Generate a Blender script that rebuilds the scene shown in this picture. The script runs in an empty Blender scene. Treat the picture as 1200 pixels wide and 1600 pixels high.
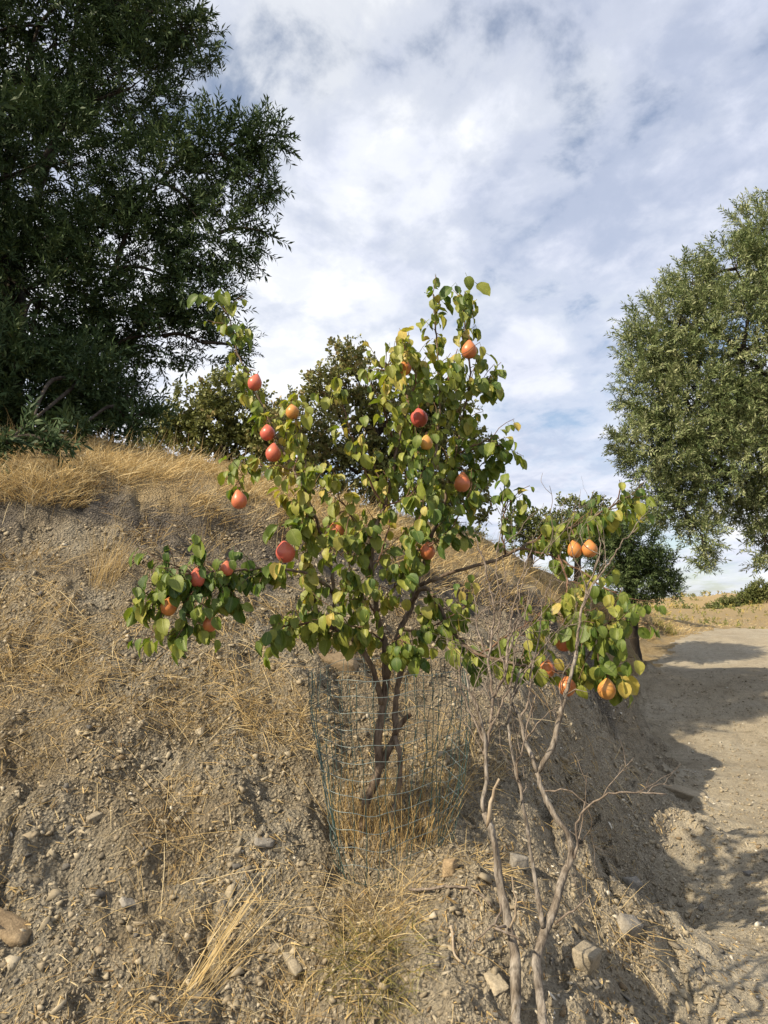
import bpy, bmesh, math, random
import numpy as np
from mathutils import Vector, Matrix

R = math.radians
rng = np.random.default_rng(7)
random.seed(7)
scene = bpy.context.scene
COL = scene.collection

# ------------------------------------------------------------------ camera
F_PX = 1180.0                      # focal length in pixels of the 1200 x 1600 photograph
PITCH = R(7.7)
EYE = 1.6
cam_d = bpy.data.cameras.new('camera')
cam = bpy.data.objects.new('camera', cam_d)
COL.objects.link(cam)
cam.location = (0, 0, EYE)
cam.rotation_euler = (R(90) + PITCH, 0, 0)
cam_d.sensor_fit = 'VERTICAL'
cam_d.sensor_height = 36.0
cam_d.lens = 36.0 * F_PX / 1600.0
cam_d.clip_start = 0.05
cam_d.clip_end = 6000
scene.camera = cam

# ------------------------------------------------------------------ sun, sky
SUN_TO = Vector((-0.68, -0.40, 0.62)).normalized()      # from the ground towards the sun
sun_d = bpy.data.lights.new('sun', 'SUN')
sun_d.energy = 5.0
sun_d.angle = R(0.6)
sun_d.color = (1.0, 0.86, 0.65)
sun = bpy.data.objects.new('sun', sun_d)
COL.objects.link(sun)
sun.location = (-20, -8, 20)
sun.rotation_euler = (-SUN_TO).to_track_quat('-Z', 'Y').to_euler()

world = bpy.data.worlds.new('World')
scene.world = world
world.use_nodes = True


def build_world():
    nt = world.node_tree
    nt.nodes.clear()
    N = nt.nodes.new
    L = nt.links.new
    out = N('ShaderNodeOutputWorld')
    bg = N('ShaderNodeBackground')
    bg.inputs['Strength'].default_value = 0.1
    L(bg.outputs[0], out.inputs[0])
    sky = N('ShaderNodeTexSky')
    sky.sky_type = 'NISHITA'
    sky.sun_disc = False
    sky.sun_elevation = math.asin(SUN_TO.z)
    sky.sun_rotation = math.atan2(SUN_TO.x, SUN_TO.y)
    sky.air_density = 1.0
    sky.dust_density = 1.5
    tc = N('ShaderNodeTexCoord')
    sep = N('ShaderNodeSeparateXYZ')
    L(tc.outputs['Generated'], sep.inputs[0])

    def math_n(op, a, b=None, c=None):
        m = N('ShaderNodeMath')
        m.operation = op
        for i, v in enumerate((a, b, c)):
            if v is None:
                continue
            if isinstance(v, (int, float)):
                m.inputs[i].default_value = v
            else:
                L(v, m.inputs[i])
        return m.outputs[0]
    zc = math_n('ADD', math_n('MAXIMUM', sep.outputs['Z'], 0.0), 0.16)
    comb = N('ShaderNodeCombineXYZ')
    L(math_n('DIVIDE', sep.outputs['X'], zc), comb.inputs[0])
    L(math_n('DIVIDE', sep.outputs['Y'], zc), comb.inputs[1])
    mp = N('ShaderNodeMapping')
    mp.inputs['Rotation'].default_value = (0, 0, R(-28))
    mp.inputs['Scale'].default_value = (1.0, 0.8, 1.0)
    mp.inputs['Location'].default_value = (3.1, 1.7, 0)
    L(comb.outputs[0], mp.inputs[0])

    def noise(scale, detail, rough, dist=0.0, off=0.0):
        n = N('ShaderNodeTexNoise')
        n.noise_dimensions = '4D'
        n.inputs['W'].default_value = off
        n.inputs['Scale'].default_value = scale
        n.inputs['Detail'].default_value = detail
        n.inputs['Roughness'].default_value = rough
        n.inputs['Distortion'].default_value = dist
        L(mp.outputs[0], n.inputs['Vector'])
        return n.outputs['Fac']

    def ramp(fac, stops):
        r = N('ShaderNodeValToRGB')
        r.color_ramp.interpolation = 'EASE'
        els = r.color_ramp.elements
        while len(els) < len(stops):
            els.new(0.5)
        for e, (p, c) in zip(els, stops):
            e.position = p
            e.color = (*c, 1) if len(c) == 3 else c
        L(fac, r.inputs[0])
        return r.outputs[0]
    big = noise(1.6, 3, 0.5, 0.3, 0.4)
    med = noise(5.0, 7, 0.6, 0.3, 2.2)
    fine = noise(13.0, 5, 0.6, 0.2, 5.0)
    cov = math_n('ADD', math_n('MULTIPLY', big, 0.55), math_n('ADD', math_n('MULTIPLY', med, 0.33), math_n('MULTIPLY', fine, 0.12)))
    cover = ramp(cov, [(0.38, (0.15,) * 3), (0.46, (0.70,) * 3), (0.54, (1.0,) * 3)])
    body = math_n('ADD', math_n('MULTIPLY', noise(1.7, 4, 0.5, 0.2, 9.0), 0.6), math_n('MULTIPLY', noise(7.0, 7, 0.6, 0.3, 7.0), 0.4))
    cloud = ramp(body, [(0.38, (4.15, 4.5, 5.5)), (0.46, (5.25, 5.5, 6.3)), (0.53, (5.9, 6.1, 6.65)), (0.60, (6.8, 6.9, 7.1))])
    mix = N('ShaderNodeMix')
    mix.data_type = 'RGBA'
    L(cover, mix.inputs[0])
    L(sky.outputs[0], mix.inputs[6])
    L(cloud, mix.inputs[7])
    L(mix.outputs[2], bg.inputs['Color'])


build_world()
vs = scene.view_settings
vs.view_transform = 'Standard'
vs.look = 'None'
vs.exposure = 0.66
vs.gamma = 1.0
vs.use_curve_mapping = False
scene.render.engine = 'CYCLES'
scene.cycles.use_denoising = True
scene.cycles.max_bounces = 4
scene.cycles.diffuse_bounces = 2
scene.cycles.transmission_bounces = 4
scene.cycles.transparent_max_bounces = 6
scene.cycles.caustics_reflective = False
scene.cycles.caustics_refractive = False


# ------------------------------------------------------------------ helpers
def ray(px, py):
    xc = (np.asarray(px, float) - 600.0) / F_PX
    yc = (800.0 - np.asarray(py, float)) / F_PX
    X = xc
    Y = math.cos(PITCH) - yc * math.sin(PITCH)
    Z = math.sin(PITCH) + yc * math.cos(PITCH)
    return X / Y, Z / Y


def at(px, py, D):
    """World point of a photo pixel at the distance D (metres along the ground, straight ahead)."""
    sx, sz = ray(px, py)
    return np.stack([sx * D, np.zeros_like(sx) + D, EYE + sz * D], -1)


def project(P):
    P = np.asarray(P, float)
    d = P - np.array([0, 0, EYE])
    c, s = math.cos(PITCH), math.sin(PITCH)
    f = d[..., 1] * c + d[..., 2] * s
    u = -d[..., 1] * s + d[..., 2] * c
    return 600 + F_PX * d[..., 0] / f, 800 - F_PX * u / f, f


def unit(v):
    v = np.asarray(v, float)
    return v / np.maximum(np.linalg.norm(v, axis=-1, keepdims=True), 1e-9)


_perm = np.random.default_rng(3).permutation(256)
_perm = np.concatenate([_perm, _perm, _perm])
_grad = unit(np.random.default_rng(5).normal(size=(256, 3)))


def perlin(x, y, z=0.0):
    x = np.asarray(x, float)
    y = np.asarray(y, float)
    z = np.zeros_like(x) + z
    xi, yi, zi = np.floor(x).astype(int), np.floor(y).astype(int), np.floor(z).astype(int)
    xf, yf, zf = x - xi, y - yi, z - zi
    xi &= 255; yi &= 255; zi &= 255
    u, v, w = (t * t * t * (t * (t * 6 - 15) + 10) for t in (xf, yf, zf))

    def g(dx, dy, dz):
        h = _perm[_perm[_perm[xi + dx] + yi + dy] + zi + dz]
        G = _grad[h]
        return G[..., 0] * (xf - dx) + G[..., 1] * (yf - dy) + G[..., 2] * (zf - dz)
    a = g(0, 0, 0) * (1 - u) + g(1, 0, 0) * u
    b = g(0, 1, 0) * (1 - u) + g(1, 1, 0) * u
    c = g(0, 0, 1) * (1 - u) + g(1, 0, 1) * u
    d = g(0, 1, 1) * (1 - u) + g(1, 1, 1) * u
    return ((a * (1 - v) + b * v) * (1 - w) + (c * (1 - v) + d * v) * w) * 1.6


def fbm(x, y, z=0.0, oct=4, gain=0.5):
    r = 0.0
    a = 1.0
    for k in range(oct):
        r = r + a * perlin(x * 2 ** k + 17 * k, y * 2 ** k - 9 * k, z)
        a *= gain
    return r


def smooth(a, b, x):
    t = np.clip((x - a) / (b - a), 0, 1)
    return t * t * (3 - 2 * t)


def mesh(name, V, F, mat=None, parent=None, smooth_shade=False, attrs=None, face_mat=None):
    """One mesh object from numpy arrays; F is (n,3) or (n,4) or a list of such arrays."""
    me = bpy.data.meshes.new(name)
    V = np.ascontiguousarray(V, dtype=np.float32)
    Fs = F if isinstance(F, list) else [F]
    Fs = [np.ascontiguousarray(f, dtype=np.int32) for f in Fs if len(f)]
    me.vertices.add(len(V))
    me.vertices.foreach_set('co', V.ravel())
    loops = np.concatenate([f.ravel() for f in Fs])
    sizes = np.concatenate([np.full(len(f), f.shape[1], dtype=np.int32) for f in Fs])
    starts = np.concatenate([[0], np.cumsum(sizes)[:-1]]).astype(np.int32)
    me.loops.add(len(loops))
    me.loops.foreach_set('vertex_index', loops)
    me.polygons.add(len(sizes))
    me.polygons.foreach_set('loop_start', starts)
    me.polygons.foreach_set('loop_total', sizes)
    if smooth_shade:
        me.polygons.foreach_set('use_smooth', np.ones(len(sizes), dtype=bool))
    for k, a in (attrs or {}).items():
        a = np.asarray(a, dtype=np.float32)
        if a.ndim == 1:
            at_ = me.attributes.new(k, 'FLOAT', 'POINT')
            at_.data.foreach_set('value', a)
        else:
            at_ = me.attributes.new(k, 'FLOAT_VECTOR', 'POINT')
            at_.data.foreach_set('vector', a.ravel())
    me.update(calc_edges=True)
    me.validate()
    if mat:
        me.materials.append(mat)
    o = bpy.data.objects.new(name, me)
    COL.objects.link(o)
    if parent:
        o.parent = parent
        o.matrix_parent_inverse = Matrix.Translation(parent.location).inverted() if parent.rotation_euler.z == 0 else parent.matrix_basis.inverted()
    return o


def tag(o, label=None, category=None, group=None, kind=None):
    for k, v in (('label', label), ('category', category), ('group', group), ('kind', kind)):
        if v:
            o[k] = v
    return o


def thing(name, label, category, loc, group=None):
    o = bpy.data.objects.new(name, None)
    o.empty_display_size = 0.1
    COL.objects.link(o)
    o.location = [float(c) for c in loc]
    return tag(o, label, category, group)


class Bag:
    """Collects shapes for one mesh."""

    def __init__(self):
        self.V, self.F, self.A, self.n = [], [], {}, 0

    def add(self, V, F, **attrs):
        V = np.asarray(V, float)
        self.V.append(V)
        Fl = F if isinstance(F, list) else [F]
        for f in Fl:
            f = np.asarray(f)
            self.F.append(f + self.n)
        for k, a in attrs.items():
            a = np.asarray(a, float)
            if a.ndim == 0:
                a = np.full(len(V), float(a))
            self.A.setdefault(k, []).append(a)
        self.n += len(V)

    def build(self, name, mat, parent=None, smooth_shade=False):
        F3 = [f for f in self.F if f.shape[1] == 3]
        F4 = [f for f in self.F if f.shape[1] == 4]
        F = []
        if F3:
            F.append(np.concatenate(F3))
        if F4:
            F.append(np.concatenate(F4))
        return mesh(name, np.concatenate(self.V), F, mat, parent, smooth_shade,
                    {k: np.concatenate(a) for k, a in self.A.items()})


def stamp(Tv, Tf, P, X, Y, Z, S):
    """n copies of a template: axes X Y Z (n,3), scale S (n,) or (n,3)."""
    S = np.asarray(S, float)
    if S.ndim == 1:
        S = np.repeat(S[:, None], 3, 1)
    T = Tv[None, :, :] * S[:, None, :]
    V = P[:, None, :] + T[..., 0:1] * X[:, None, :] + T[..., 1:2] * Y[:, None, :] + T[..., 2:3] * Z[:, None, :]
    n, k = len(P), len(Tv)
    F = Tf[None] + (np.arange(n) * k)[:, None, None]
    return V.reshape(-1, 3), F.reshape(-1, Tf.shape[1])


def frame(d, nrm):
    X = unit(d)
    Z = nrm - (nrm * X).sum(-1, keepdims=True) * X
    Z = unit(Z)
    Y = np.cross(Z, X)
    return X, Y, Z


def resample(P, step=None, n=None, extra=None):
    """Catmull-Rom through P; extra columns ride along."""
    P = np.asarray(P, float)
    Q = P if extra is None else np.concatenate([P, np.asarray(extra, float).reshape(len(P), -1)], 1)
    if len(Q) == 2:
        Q = np.stack([Q[0], (Q[0] + Q[1]) / 2, Q[1]])
    E = np.concatenate([[2 * Q[0] - Q[1]], Q, [2 * Q[-1] - Q[-2]]])
    out = []
    for i in range(1, len(E) - 2):
        p0, p1, p2, p3 = E[i - 1], E[i], E[i + 1], E[i + 2]
        m = 8
        t = np.linspace(0, 1, m, endpoint=False)[:, None]
        out.append(0.5 * (2 * p1 + (p2 - p0) * t + (2 * p0 - 5 * p1 + 4 * p2 - p3) * t ** 2 + (3 * p1 - p0 - 3 * p2 + p3) * t ** 3))
    out.append(E[-2][None])
    C = np.concatenate(out)
    seg = np.linalg.norm(np.diff(C[:, :3], axis=0), axis=1)
    s = np.concatenate([[0], np.cumsum(seg)])
    if n is None:
        n = max(3, int(s[-1] / step) + 1)
    si = np.linspace(0, s[-1], n)
    return np.stack([np.interp(si, s, C[:, k]) for k in range(C.shape[1])], 1)


def tube(P, rad, sides=6, lump=0.0, seed=0.0, cap=True):
    P = np.asarray(P, float)
    n = len(P)
    rad = np.zeros(n) + rad
    T = unit(np.gradient(P, axis=0))
    a = np.array([0.3, 0.5, 0.81]) if abs(T[0] @ np.array([0.3, 0.5, 0.81])) < 0.9 else np.array([1.0, 0, 0])
    U = np.zeros_like(P)
    u = unit(a - (a @ T[0]) * T[0])
    for i in range(n):
        u = unit(u - (u @ T[i]) * T[i])
        U[i] = u
    W = np.cross(T, U)
    ang = np.arange(sides) * 2 * math.pi / sides
    rr = rad[:, None] * np.ones(sides)[None]
    if lump:
        s = np.concatenate([[0], np.cumsum(np.linalg.norm(np.diff(P, axis=0), axis=1))])
        rr = rr * (1 + lump * perlin(np.cos(ang)[None] * 1.3 + seed + 0 * s[:, None], np.sin(ang)[None] * 1.3 + 0 * s[:, None], s[:, None] * 9 + seed))
    V = P[:, None] + rr[..., None] * (np.cos(ang)[None, :, None] * U[:, None] + np.sin(ang)[None, :, None] * W[:, None])
    V = V.reshape(-1, 3)
    i, j = np.meshgrid(np.arange(n - 1), np.arange(sides), indexing='ij')
    j2 = (j + 1) % sides
    F = np.stack([i * sides + j, i * sides + j2, (i + 1) * sides + j2, (i + 1) * sides + j], -1).reshape(-1, 4)
    Fs = [F]
    if cap:
        V = np.concatenate([V, P[:1], P[-1:]])
        k = n * sides
        jj = np.arange(sides)
        Fs.append(np.stack([(jj + 1) % sides, jj, np.full(sides, k)], 1))
        Fs.append(np.stack([(n - 1) * sides + jj, (n - 1) * sides + (jj + 1) % sides, np.full(sides, k + 1)], 1))
    return V, Fs


def wander(p0, d, length, n=7, wig=0.18, droop=0.0, r=None):
    """A crooked twig as points."""
    r = r or rng
    d = unit(d)
    P = [np.asarray(p0, float)]
    st = length / (n - 1)
    for k in range(n - 1):
        d = unit(d + r.normal(size=3) * wig + np.array([0, 0, -droop]))
        P.append(P[-1] + d * st)
    return np.array(P)


# ------------------------------------------------------------------ materials
def new_mat(name):
    m = bpy.data.materials.new(name)
    m.use_nodes = True
    nt = m.node_tree
    nt.nodes.clear()
    out = nt.nodes.new('ShaderNodeOutputMaterial')
    b = nt.nodes.new('ShaderNodeBsdfPrincipled')
    nt.links.new(b.outputs[0], out.inputs[0])
    return m, nt, b, out


def add_noise(nt, scale, detail=4, rough=0.55, vec=None, dist=0.0):
    n = nt.nodes.new('ShaderNodeTexNoise')
    n.inputs['Scale'].default_value = scale
    n.inputs['Detail'].default_value = detail
    n.inputs['Roughness'].default_value = rough
    n.inputs['Distortion'].default_value = dist
    if vec is not None:
        nt.links.new(vec, n.inputs['Vector'])
    return n.outputs['Fac']


def add_ramp(nt, fac, stops, interp='LINEAR'):
    r = nt.nodes.new('ShaderNodeValToRGB')
    r.color_ramp.interpolation = interp
    els = r.color_ramp.elements
    while len(els) < len(stops):
        els.new(0.5)
    for e, (p, c) in zip(els, stops):
        e.position = p
        e.color = (*c, 1)
    nt.links.new(fac, r.inputs[0])
    return r.outputs[0]


def add_mix(nt, fac, a, b, mode='MIX'):
    m = nt.nodes.new('ShaderNodeMix')
    m.data_type = 'RGBA'
    m.blend_type = mode
    for s, v in ((0, fac), (6, a), (7, b)):
        if isinstance(v, (int, float)):
            m.inputs[s].default_value = v
        elif isinstance(v, tuple):
            m.inputs[s].default_value = (*v, 1)
        else:
            nt.links.new(v, m.inputs[s])
    return m.outputs[2]


def attr(nt, name, out='Fac'):
    a = nt.nodes.new('ShaderNodeAttribute')
    a.attribute_name = name
    return a.outputs[out]


def obj_coord(nt):
    t = nt.nodes.new('ShaderNodeTexCoord')
    return t.outputs['Object']


def add_bump(nt, b, h, dist, strength=1.0):
    n = nt.nodes.new('ShaderNodeBump')
    n.inputs['Distance'].default_value = dist
    n.inputs['Strength'].default_value = strength
    nt.links.new(h, n.inputs['Height'])
    nt.links.new(n.outputs[0], b.inputs['Normal'])


def mat_ground():
    m, nt, b, _ = new_mat('shale_soil')
    co = obj_coord(nt)
    n1 = add_noise(nt, 1.3, 6, 0.6, co)
    n2 = add_noise(nt, 14, 6, 0.65, co)
    n3 = add_noise(nt, 90, 4, 0.7, co)
    c1 = add_ramp(nt, n1, [(0.32, (0.205, 0.163, 0.105)), (0.48, (0.26, 0.222, 0.157)), (0.62, (0.29, 0.264, 0.208))])
    c2 = add_ramp(nt, n2, [(0.32, (0.62, 0.60, 0.58)), (0.5, (1, 1, 1)), (0.68, (1.22, 1.2, 1.18))])
    c = add_mix(nt, 1.0, c1, c2, 'MULTIPLY')
    c3 = add_ramp(nt, n3, [(0.33, (0.55, 0.55, 0.56)), (0.5, (1, 1, 1)), (0.66, (1.3, 1.28, 1.25))])
    c = add_mix(nt, 1.0, c, c3, 'MULTIPLY')
    pale = attr(nt, 'pale')
    c = add_mix(nt, pale, c, add_mix(nt, 1.0, (0.37, 0.325, 0.245), add_mix(nt, 1.0, c2, c3, 'MULTIPLY'), 'MULTIPLY'))
    g = attr(nt, 'grassy')
    c = add_mix(nt, g, c, add_ramp(nt, n2, [(0.3, (0.24, 0.17, 0.08)), (0.6, (0.40, 0.30, 0.15))]))
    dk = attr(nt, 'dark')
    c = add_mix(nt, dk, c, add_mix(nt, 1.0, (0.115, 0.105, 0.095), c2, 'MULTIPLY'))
    nt.links.new(c, b.inputs['Base Color'])
    b.inputs['Roughness'].default_value = 0.95
    b.inputs['Specular IOR Level'].default_value = 0.15
    vo = nt.nodes.new('ShaderNodeTexVoronoi')
    vo.inputs['Scale'].default_value = 70
    vo.inputs['Randomness'].default_value = 1
    nt.links.new(co, vo.inputs['Vector'])
    hsum = nt.nodes.new('ShaderNodeMath')
    hsum.operation = 'ADD'
    nt.links.new(n3, hsum.inputs[0])
    nt.links.new(vo.outputs['Distance'], hsum.inputs[1])
    hs2 = nt.nodes.new('ShaderNodeMath')
    hs2.operation = 'ADD'
    nt.links.new(hsum.outputs[0], hs2.inputs[0])
    nt.links.new(n2, hs2.inputs[1])
    add_bump(nt, b, hs2.outputs[0], 0.03, 1.0)
    return m


def mat_road():
    m, nt, b, _ = new_mat('gravel_track')
    co = obj_coord(nt)
    n1 = add_noise(nt, 0.9, 5, 0.6, co)
    n2 = add_noise(nt, 11, 6, 0.7, co)
    n3 = add_noise(nt, 75, 4, 0.7, co)
    c1 = add_ramp(nt, n1, [(0.35, (0.285, 0.245, 0.175)), (0.55, (0.335, 0.295, 0.22)), (0.7, (0.36, 0.325, 0.255))])
    c2 = add_ramp(nt, n2, [(0.3, (0.72, 0.70, 0.68)), (0.5, (1, 1, 1)), (0.7, (1.14, 1.13, 1.12))])
    c3 = add_ramp(nt, n3, [(0.33, (0.62, 0.62, 0.62)), (0.5, (1, 1, 1)), (0.66, (1.25, 1.24, 1.22))])
    c = add_mix(nt, 1.0, add_mix(nt, 1.0, c1, c2, 'MULTIPLY'), c3, 'MULTIPLY')
    nt.links.new(c, b.inputs['Base Color'])
    b.inputs['Roughness'].default_value = 0.95
    b.inputs['Specular IOR Level'].default_value = 0.15
    h = nt.nodes.new('ShaderNodeMath')
    h.operation = 'ADD'
    nt.links.new(n2, h.inputs[0])
    nt.links.new(n3, h.inputs[1])
    add_bump(nt, b, h.outputs[0], 0.022, 1.0)
    return m


def mat_tint(name, stops, rough=0.9, noise_scale=None, spec=0.2, transl=0.0, bump=None, interp='LINEAR'):
    """Colour from the per-piece 'tint' attribute, broken up by a noise."""
    m, nt, b, out = new_mat(name)
    c = add_ramp(nt, attr(nt, 'tint'), stops, interp)
    co = obj_coord(nt)
    if noise_scale:
        n = add_noise(nt, noise_scale, 4, 0.6, co)
        c = add_mix(nt, 1.0, c, add_ramp(nt, n, [(0.3, (0.7, 0.7, 0.7)), (0.7, (1.25, 1.25, 1.25))]), 'MULTIPLY')
        if bump:
            add_bump(nt, b, n, bump)
    nt.links.new(c, b.inputs['Base Color'])
    b.inputs['Roughness'].default_value = rough
    b.inputs['Specular IOR Level'].default_value = spec
    if transl:
        t = nt.nodes.new('ShaderNodeBsdfTranslucent')
        nt.links.new(c, t.inputs['Color'])
        mx = nt.nodes.new('ShaderNodeMixShader')
        mx.inputs[0].default_value = transl
        nt.links.new(b.outputs[0], mx.inputs[1])
        nt.links.new(t.outputs[0], mx.inputs[2])
        nt.links.new(mx.outputs[0], out.inputs[0])
    return m


def mat_bark(name, dark, light, scale=40, stretch=0.15, bump=0.004):
    m, nt, b, _ = new_mat(name)
    co = obj_coord(nt)
    mp = nt.nodes.new('ShaderNodeMapping')
    mp.inputs['Scale'].default_value = (1, 1, stretch)
    nt.links.new(co, mp.inputs[0])
    n = add_noise(nt, scale, 6, 0.65, mp.outputs[0], 0.4)
    n2 = add_noise(nt, scale * 0.2, 3, 0.5, co)
    c = add_ramp(nt, n, [(0.32, dark), (0.62, light)])
    c = add_mix(nt, 1.0, c, add_ramp(nt, n2, [(0.35, (0.68, 0.63, 0.58)), (0.65, (1.15, 1.15, 1.15))]), 'MULTIPLY')
    nt.links.new(c, b.inputs['Base Color'])
    b.inputs['Roughness'].default_value = 0.9
    b.inputs['Specular IOR Level'].default_value = 0.2
    add_bump(nt, b, n, bump)
    return m


def mat_pear_leaf():
    m, nt, b, out = new_mat('pear_leaf')
    tint = attr(nt, 'tint')
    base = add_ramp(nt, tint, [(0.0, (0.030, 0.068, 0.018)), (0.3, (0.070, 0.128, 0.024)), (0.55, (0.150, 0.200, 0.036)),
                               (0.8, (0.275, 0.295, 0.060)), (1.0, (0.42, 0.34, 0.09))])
    uv = nt.nodes.new('ShaderNodeSeparateXYZ')
    nt.links.new(attr(nt, 'leafuv', 'Vector'), uv.inputs[0])
    ab = nt.nodes.new('ShaderNodeMath')
    ab.operation = 'ABSOLUTE'
    nt.links.new(uv.outputs['Y'], ab.inputs[0])
    rib = add_ramp(nt, ab.outputs[0], [(0.0, (1, 1, 1)), (0.10, (0, 0, 0))])
    # side veins: bands that run forward from the midrib
    vv = nt.nodes.new('ShaderNodeMath')
    vv.operation = 'MULTIPLY_ADD'
    nt.links.new(ab.outputs[0], vv.inputs[0])
    vv.inputs[1].default_value = -0.35
    nt.links.new(uv.outputs['X'], vv.inputs[2])
    sn = nt.nodes.new('ShaderNodeMath')
    sn.operation = 'MULTIPLY'
    nt.links.new(vv.outputs[0], sn.inputs[0])
    sn.inputs[1].default_value = 55
    si = nt.nodes.new('ShaderNodeMath')
    si.operation = 'SINE'
    nt.links.new(sn.outputs[0], si.inputs[0])
    vein = add_ramp(nt, si.outputs[0], [(0.75, (0, 0, 0)), (1.0, (0.28, 0.28, 0.28))])
    fac = add_mix(nt, 1.0, rib, vein, 'LIGHTEN')
    co = obj_coord(nt)
    n = add_noise(nt, 45, 4, 0.6, co)
    base = add_mix(nt, 1.0, base, add_ramp(nt, n, [(0.3, (0.72, 0.72, 0.72)), (0.7, (1.25, 1.2, 1.1))]), 'MULTIPLY')
    n4 = add_noise(nt, 130, 2, 0.5, co)
    base = add_mix(nt, add_ramp(nt, n4, [(0.68, (0, 0, 0)), (0.74, (0.8, 0.8, 0.8))]), base, (0.11, 0.06, 0.025))
    c = add_mix(nt, fac, base, add_mix(nt, 0.5, base, (0.30, 0.33, 0.11)))
    nt.links.new(c, b.inputs['Base Color'])
    b.inputs['Roughness'].default_value = 0.48
    b.inputs['Specular IOR Level'].default_value = 0.38
    add_bump(nt, b, add_mix(nt, 0.5, fac, n), 0.002, 0.6)
    t = nt.nodes.new('ShaderNodeBsdfTranslucent')
    nt.links.new(add_mix(nt, 1.0, c, (1.5, 1.6, 0.6), 'MULTIPLY'), t.inputs['Color'])
    mx = nt.nodes.new('ShaderNodeMixShader')
    mx.inputs[0].default_value = 0.30
    nt.links.new(b.outputs[0], mx.inputs[1])
    nt.links.new(t.outputs[0], mx.inputs[2])
    nt.links.new(mx.outputs[0], out.inputs[0])
    return m


def mat_pear():
    m, nt, b, _ = new_mat('pear_skin')
    oi = nt.nodes.new('ShaderNodeObjectInfo')
    sep = nt.nodes.new('ShaderNodeSeparateColor')
    nt.links.new(oi.outputs['Color'], sep.inputs[0])       # red channel: how far the blush has spread
    co = obj_coord(nt)
    n1 = add_noise(nt, 26, 4, 0.55, co)
    n2 = add_noise(nt, 420, 2, 0.5, co)
    ad = nt.nodes.new('ShaderNodeMath')
    ad.operation = 'MULTIPLY_ADD'
    nt.links.new(n1, ad.inputs[0])
    ad.inputs[1].default_value = 0.55
    nt.links.new(sep.outputs[0], ad.inputs[2])
    c = add_ramp(nt, ad.outputs[0], [(0.25, (0.50, 0.30, 0.07)), (0.55, (0.50, 0.19, 0.055)), (0.85, (0.50, 0.125, 0.075)), (1.0, (0.47, 0.085, 0.07))])
    c = add_mix(nt, add_ramp(nt, n2, [(0.60, (0, 0, 0)), (0.70, (0.45, 0.45, 0.45))]), c, (0.50, 0.32, 0.17))
    nt.links.new(c, b.inputs['Base Color'])
    b.inputs['Roughness'].default_value = 0.38
    b.inputs['Specular IOR Level'].default_value = 0.45
    add_bump(nt, b, n1, 0.0015, 0.5)
    return m


def mat_rock(name, a, bcol, scale=14):
    m, nt, b, _ = new_mat(name)
    co = obj_coord(nt)
    oi = nt.nodes.new('ShaderNodeObjectInfo')
    n = add_noise(nt, scale, 6, 0.65, co, 0.5)
    n2 = add_noise(nt, scale * 8, 4, 0.6, co)
    c = add_ramp(nt, n, [(0.32, a), (0.66, bcol)])
    c = add_mix(nt, 1.0, c, add_ramp(nt, n2, [(0.3, (0.72, 0.72, 0.72)), (0.7, (1.18, 1.18, 1.18))]), 'MULTIPLY')
    c = add_mix(nt, 1.0, c, add_ramp(nt, oi.outputs['Random'], [(0.0, (0.72, 0.72, 0.74)), (1.0, (1.15, 1.12, 1.08))]), 'MULTIPLY')
    nt.links.new(c, b.inputs['Base Color'])
    b.inputs['Roughness'].default_value = 0.88
    b.inputs['Specular IOR Level'].default_value = 0.25
    add_bump(nt, b, add_mix(nt, 0.4, n, n2), 0.012, 0.8)
    return m


M = {}
M['ground'] = mat_ground()
M['road'] = mat_road()
M['gravel'] = mat_tint('shale_chip', [(0, (0.12, 0.105, 0.08)), (0.35, (0.235, 0.195, 0.135)), (0.75, (0.31, 0.265, 0.185)), (0.95, (0.38, 0.34, 0.265)), (1, (0.50, 0.47, 0.40))], 0.9, 60)
M['straw'] = mat_tint('dry_straw', [(0, (0.19, 0.12, 0.055)), (0.3, (0.38, 0.265, 0.115)), (0.7, (0.56, 0.42, 0.195)), (1, (0.68, 0.58, 0.36))], 0.75, None, 0.25, 0.25)
M['green_straw'] = mat_tint('greenish_grass', [(0, (0.09, 0.12, 0.03)), (0.6, (0.26, 0.24, 0.07)), (1, (0.5, 0.36, 0.13))], 0.75, None, 0.25, 0.25)
M['olive'] = mat_tint('oleaster_leaf_shaded', [(0, (0.026, 0.050, 0.019)), (0.5, (0.055, 0.090, 0.034)), (0.85, (0.105, 0.142, 0.056)), (1, (0.22, 0.24, 0.11))], 0.6, None, 0.2, 0.12)  # same species as the pale leaf, its colour darkened to stand in for shade
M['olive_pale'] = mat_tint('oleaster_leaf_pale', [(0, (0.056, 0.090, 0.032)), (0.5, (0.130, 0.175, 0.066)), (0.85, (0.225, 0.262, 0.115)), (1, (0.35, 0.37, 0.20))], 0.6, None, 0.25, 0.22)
M['oak'] = mat_tint('oak_leaf', [(0, (0.065, 0.084, 0.026)), (0.5, (0.140, 0.160, 0.048)), (0.85, (0.225, 0.23, 0.075)), (1, (0.32, 0.255, 0.11))], 0.55, None, 0.35, 0.2)
M['shrub'] = mat_tint('shrub_leaf', [(0, (0.045, 0.062, 0.018)), (0.5, (0.10, 0.12, 0.033)), (1, (0.18, 0.185, 0.06))], 0.6, None, 0.3, 0.2)
M['pear_leaf'] = mat_pear_leaf()
M['pear'] = mat_pear()
M['pear_bark'] = mat_bark('pear_bark', (0.06, 0.042, 0.032), (0.21, 0.165, 0.125), 55, 0.25, 0.003)
M['pear_twig'] = mat_bark('pear_twig', (0.085, 0.045, 0.030), (0.20, 0.125, 0.085), 80, 0.4, 0.001)
M['dead_bark'] = mat_bark('dead_bark', (0.06, 0.05, 0.04), (0.30, 0.27, 0.23), 75, 0.09, 0.008)
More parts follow.
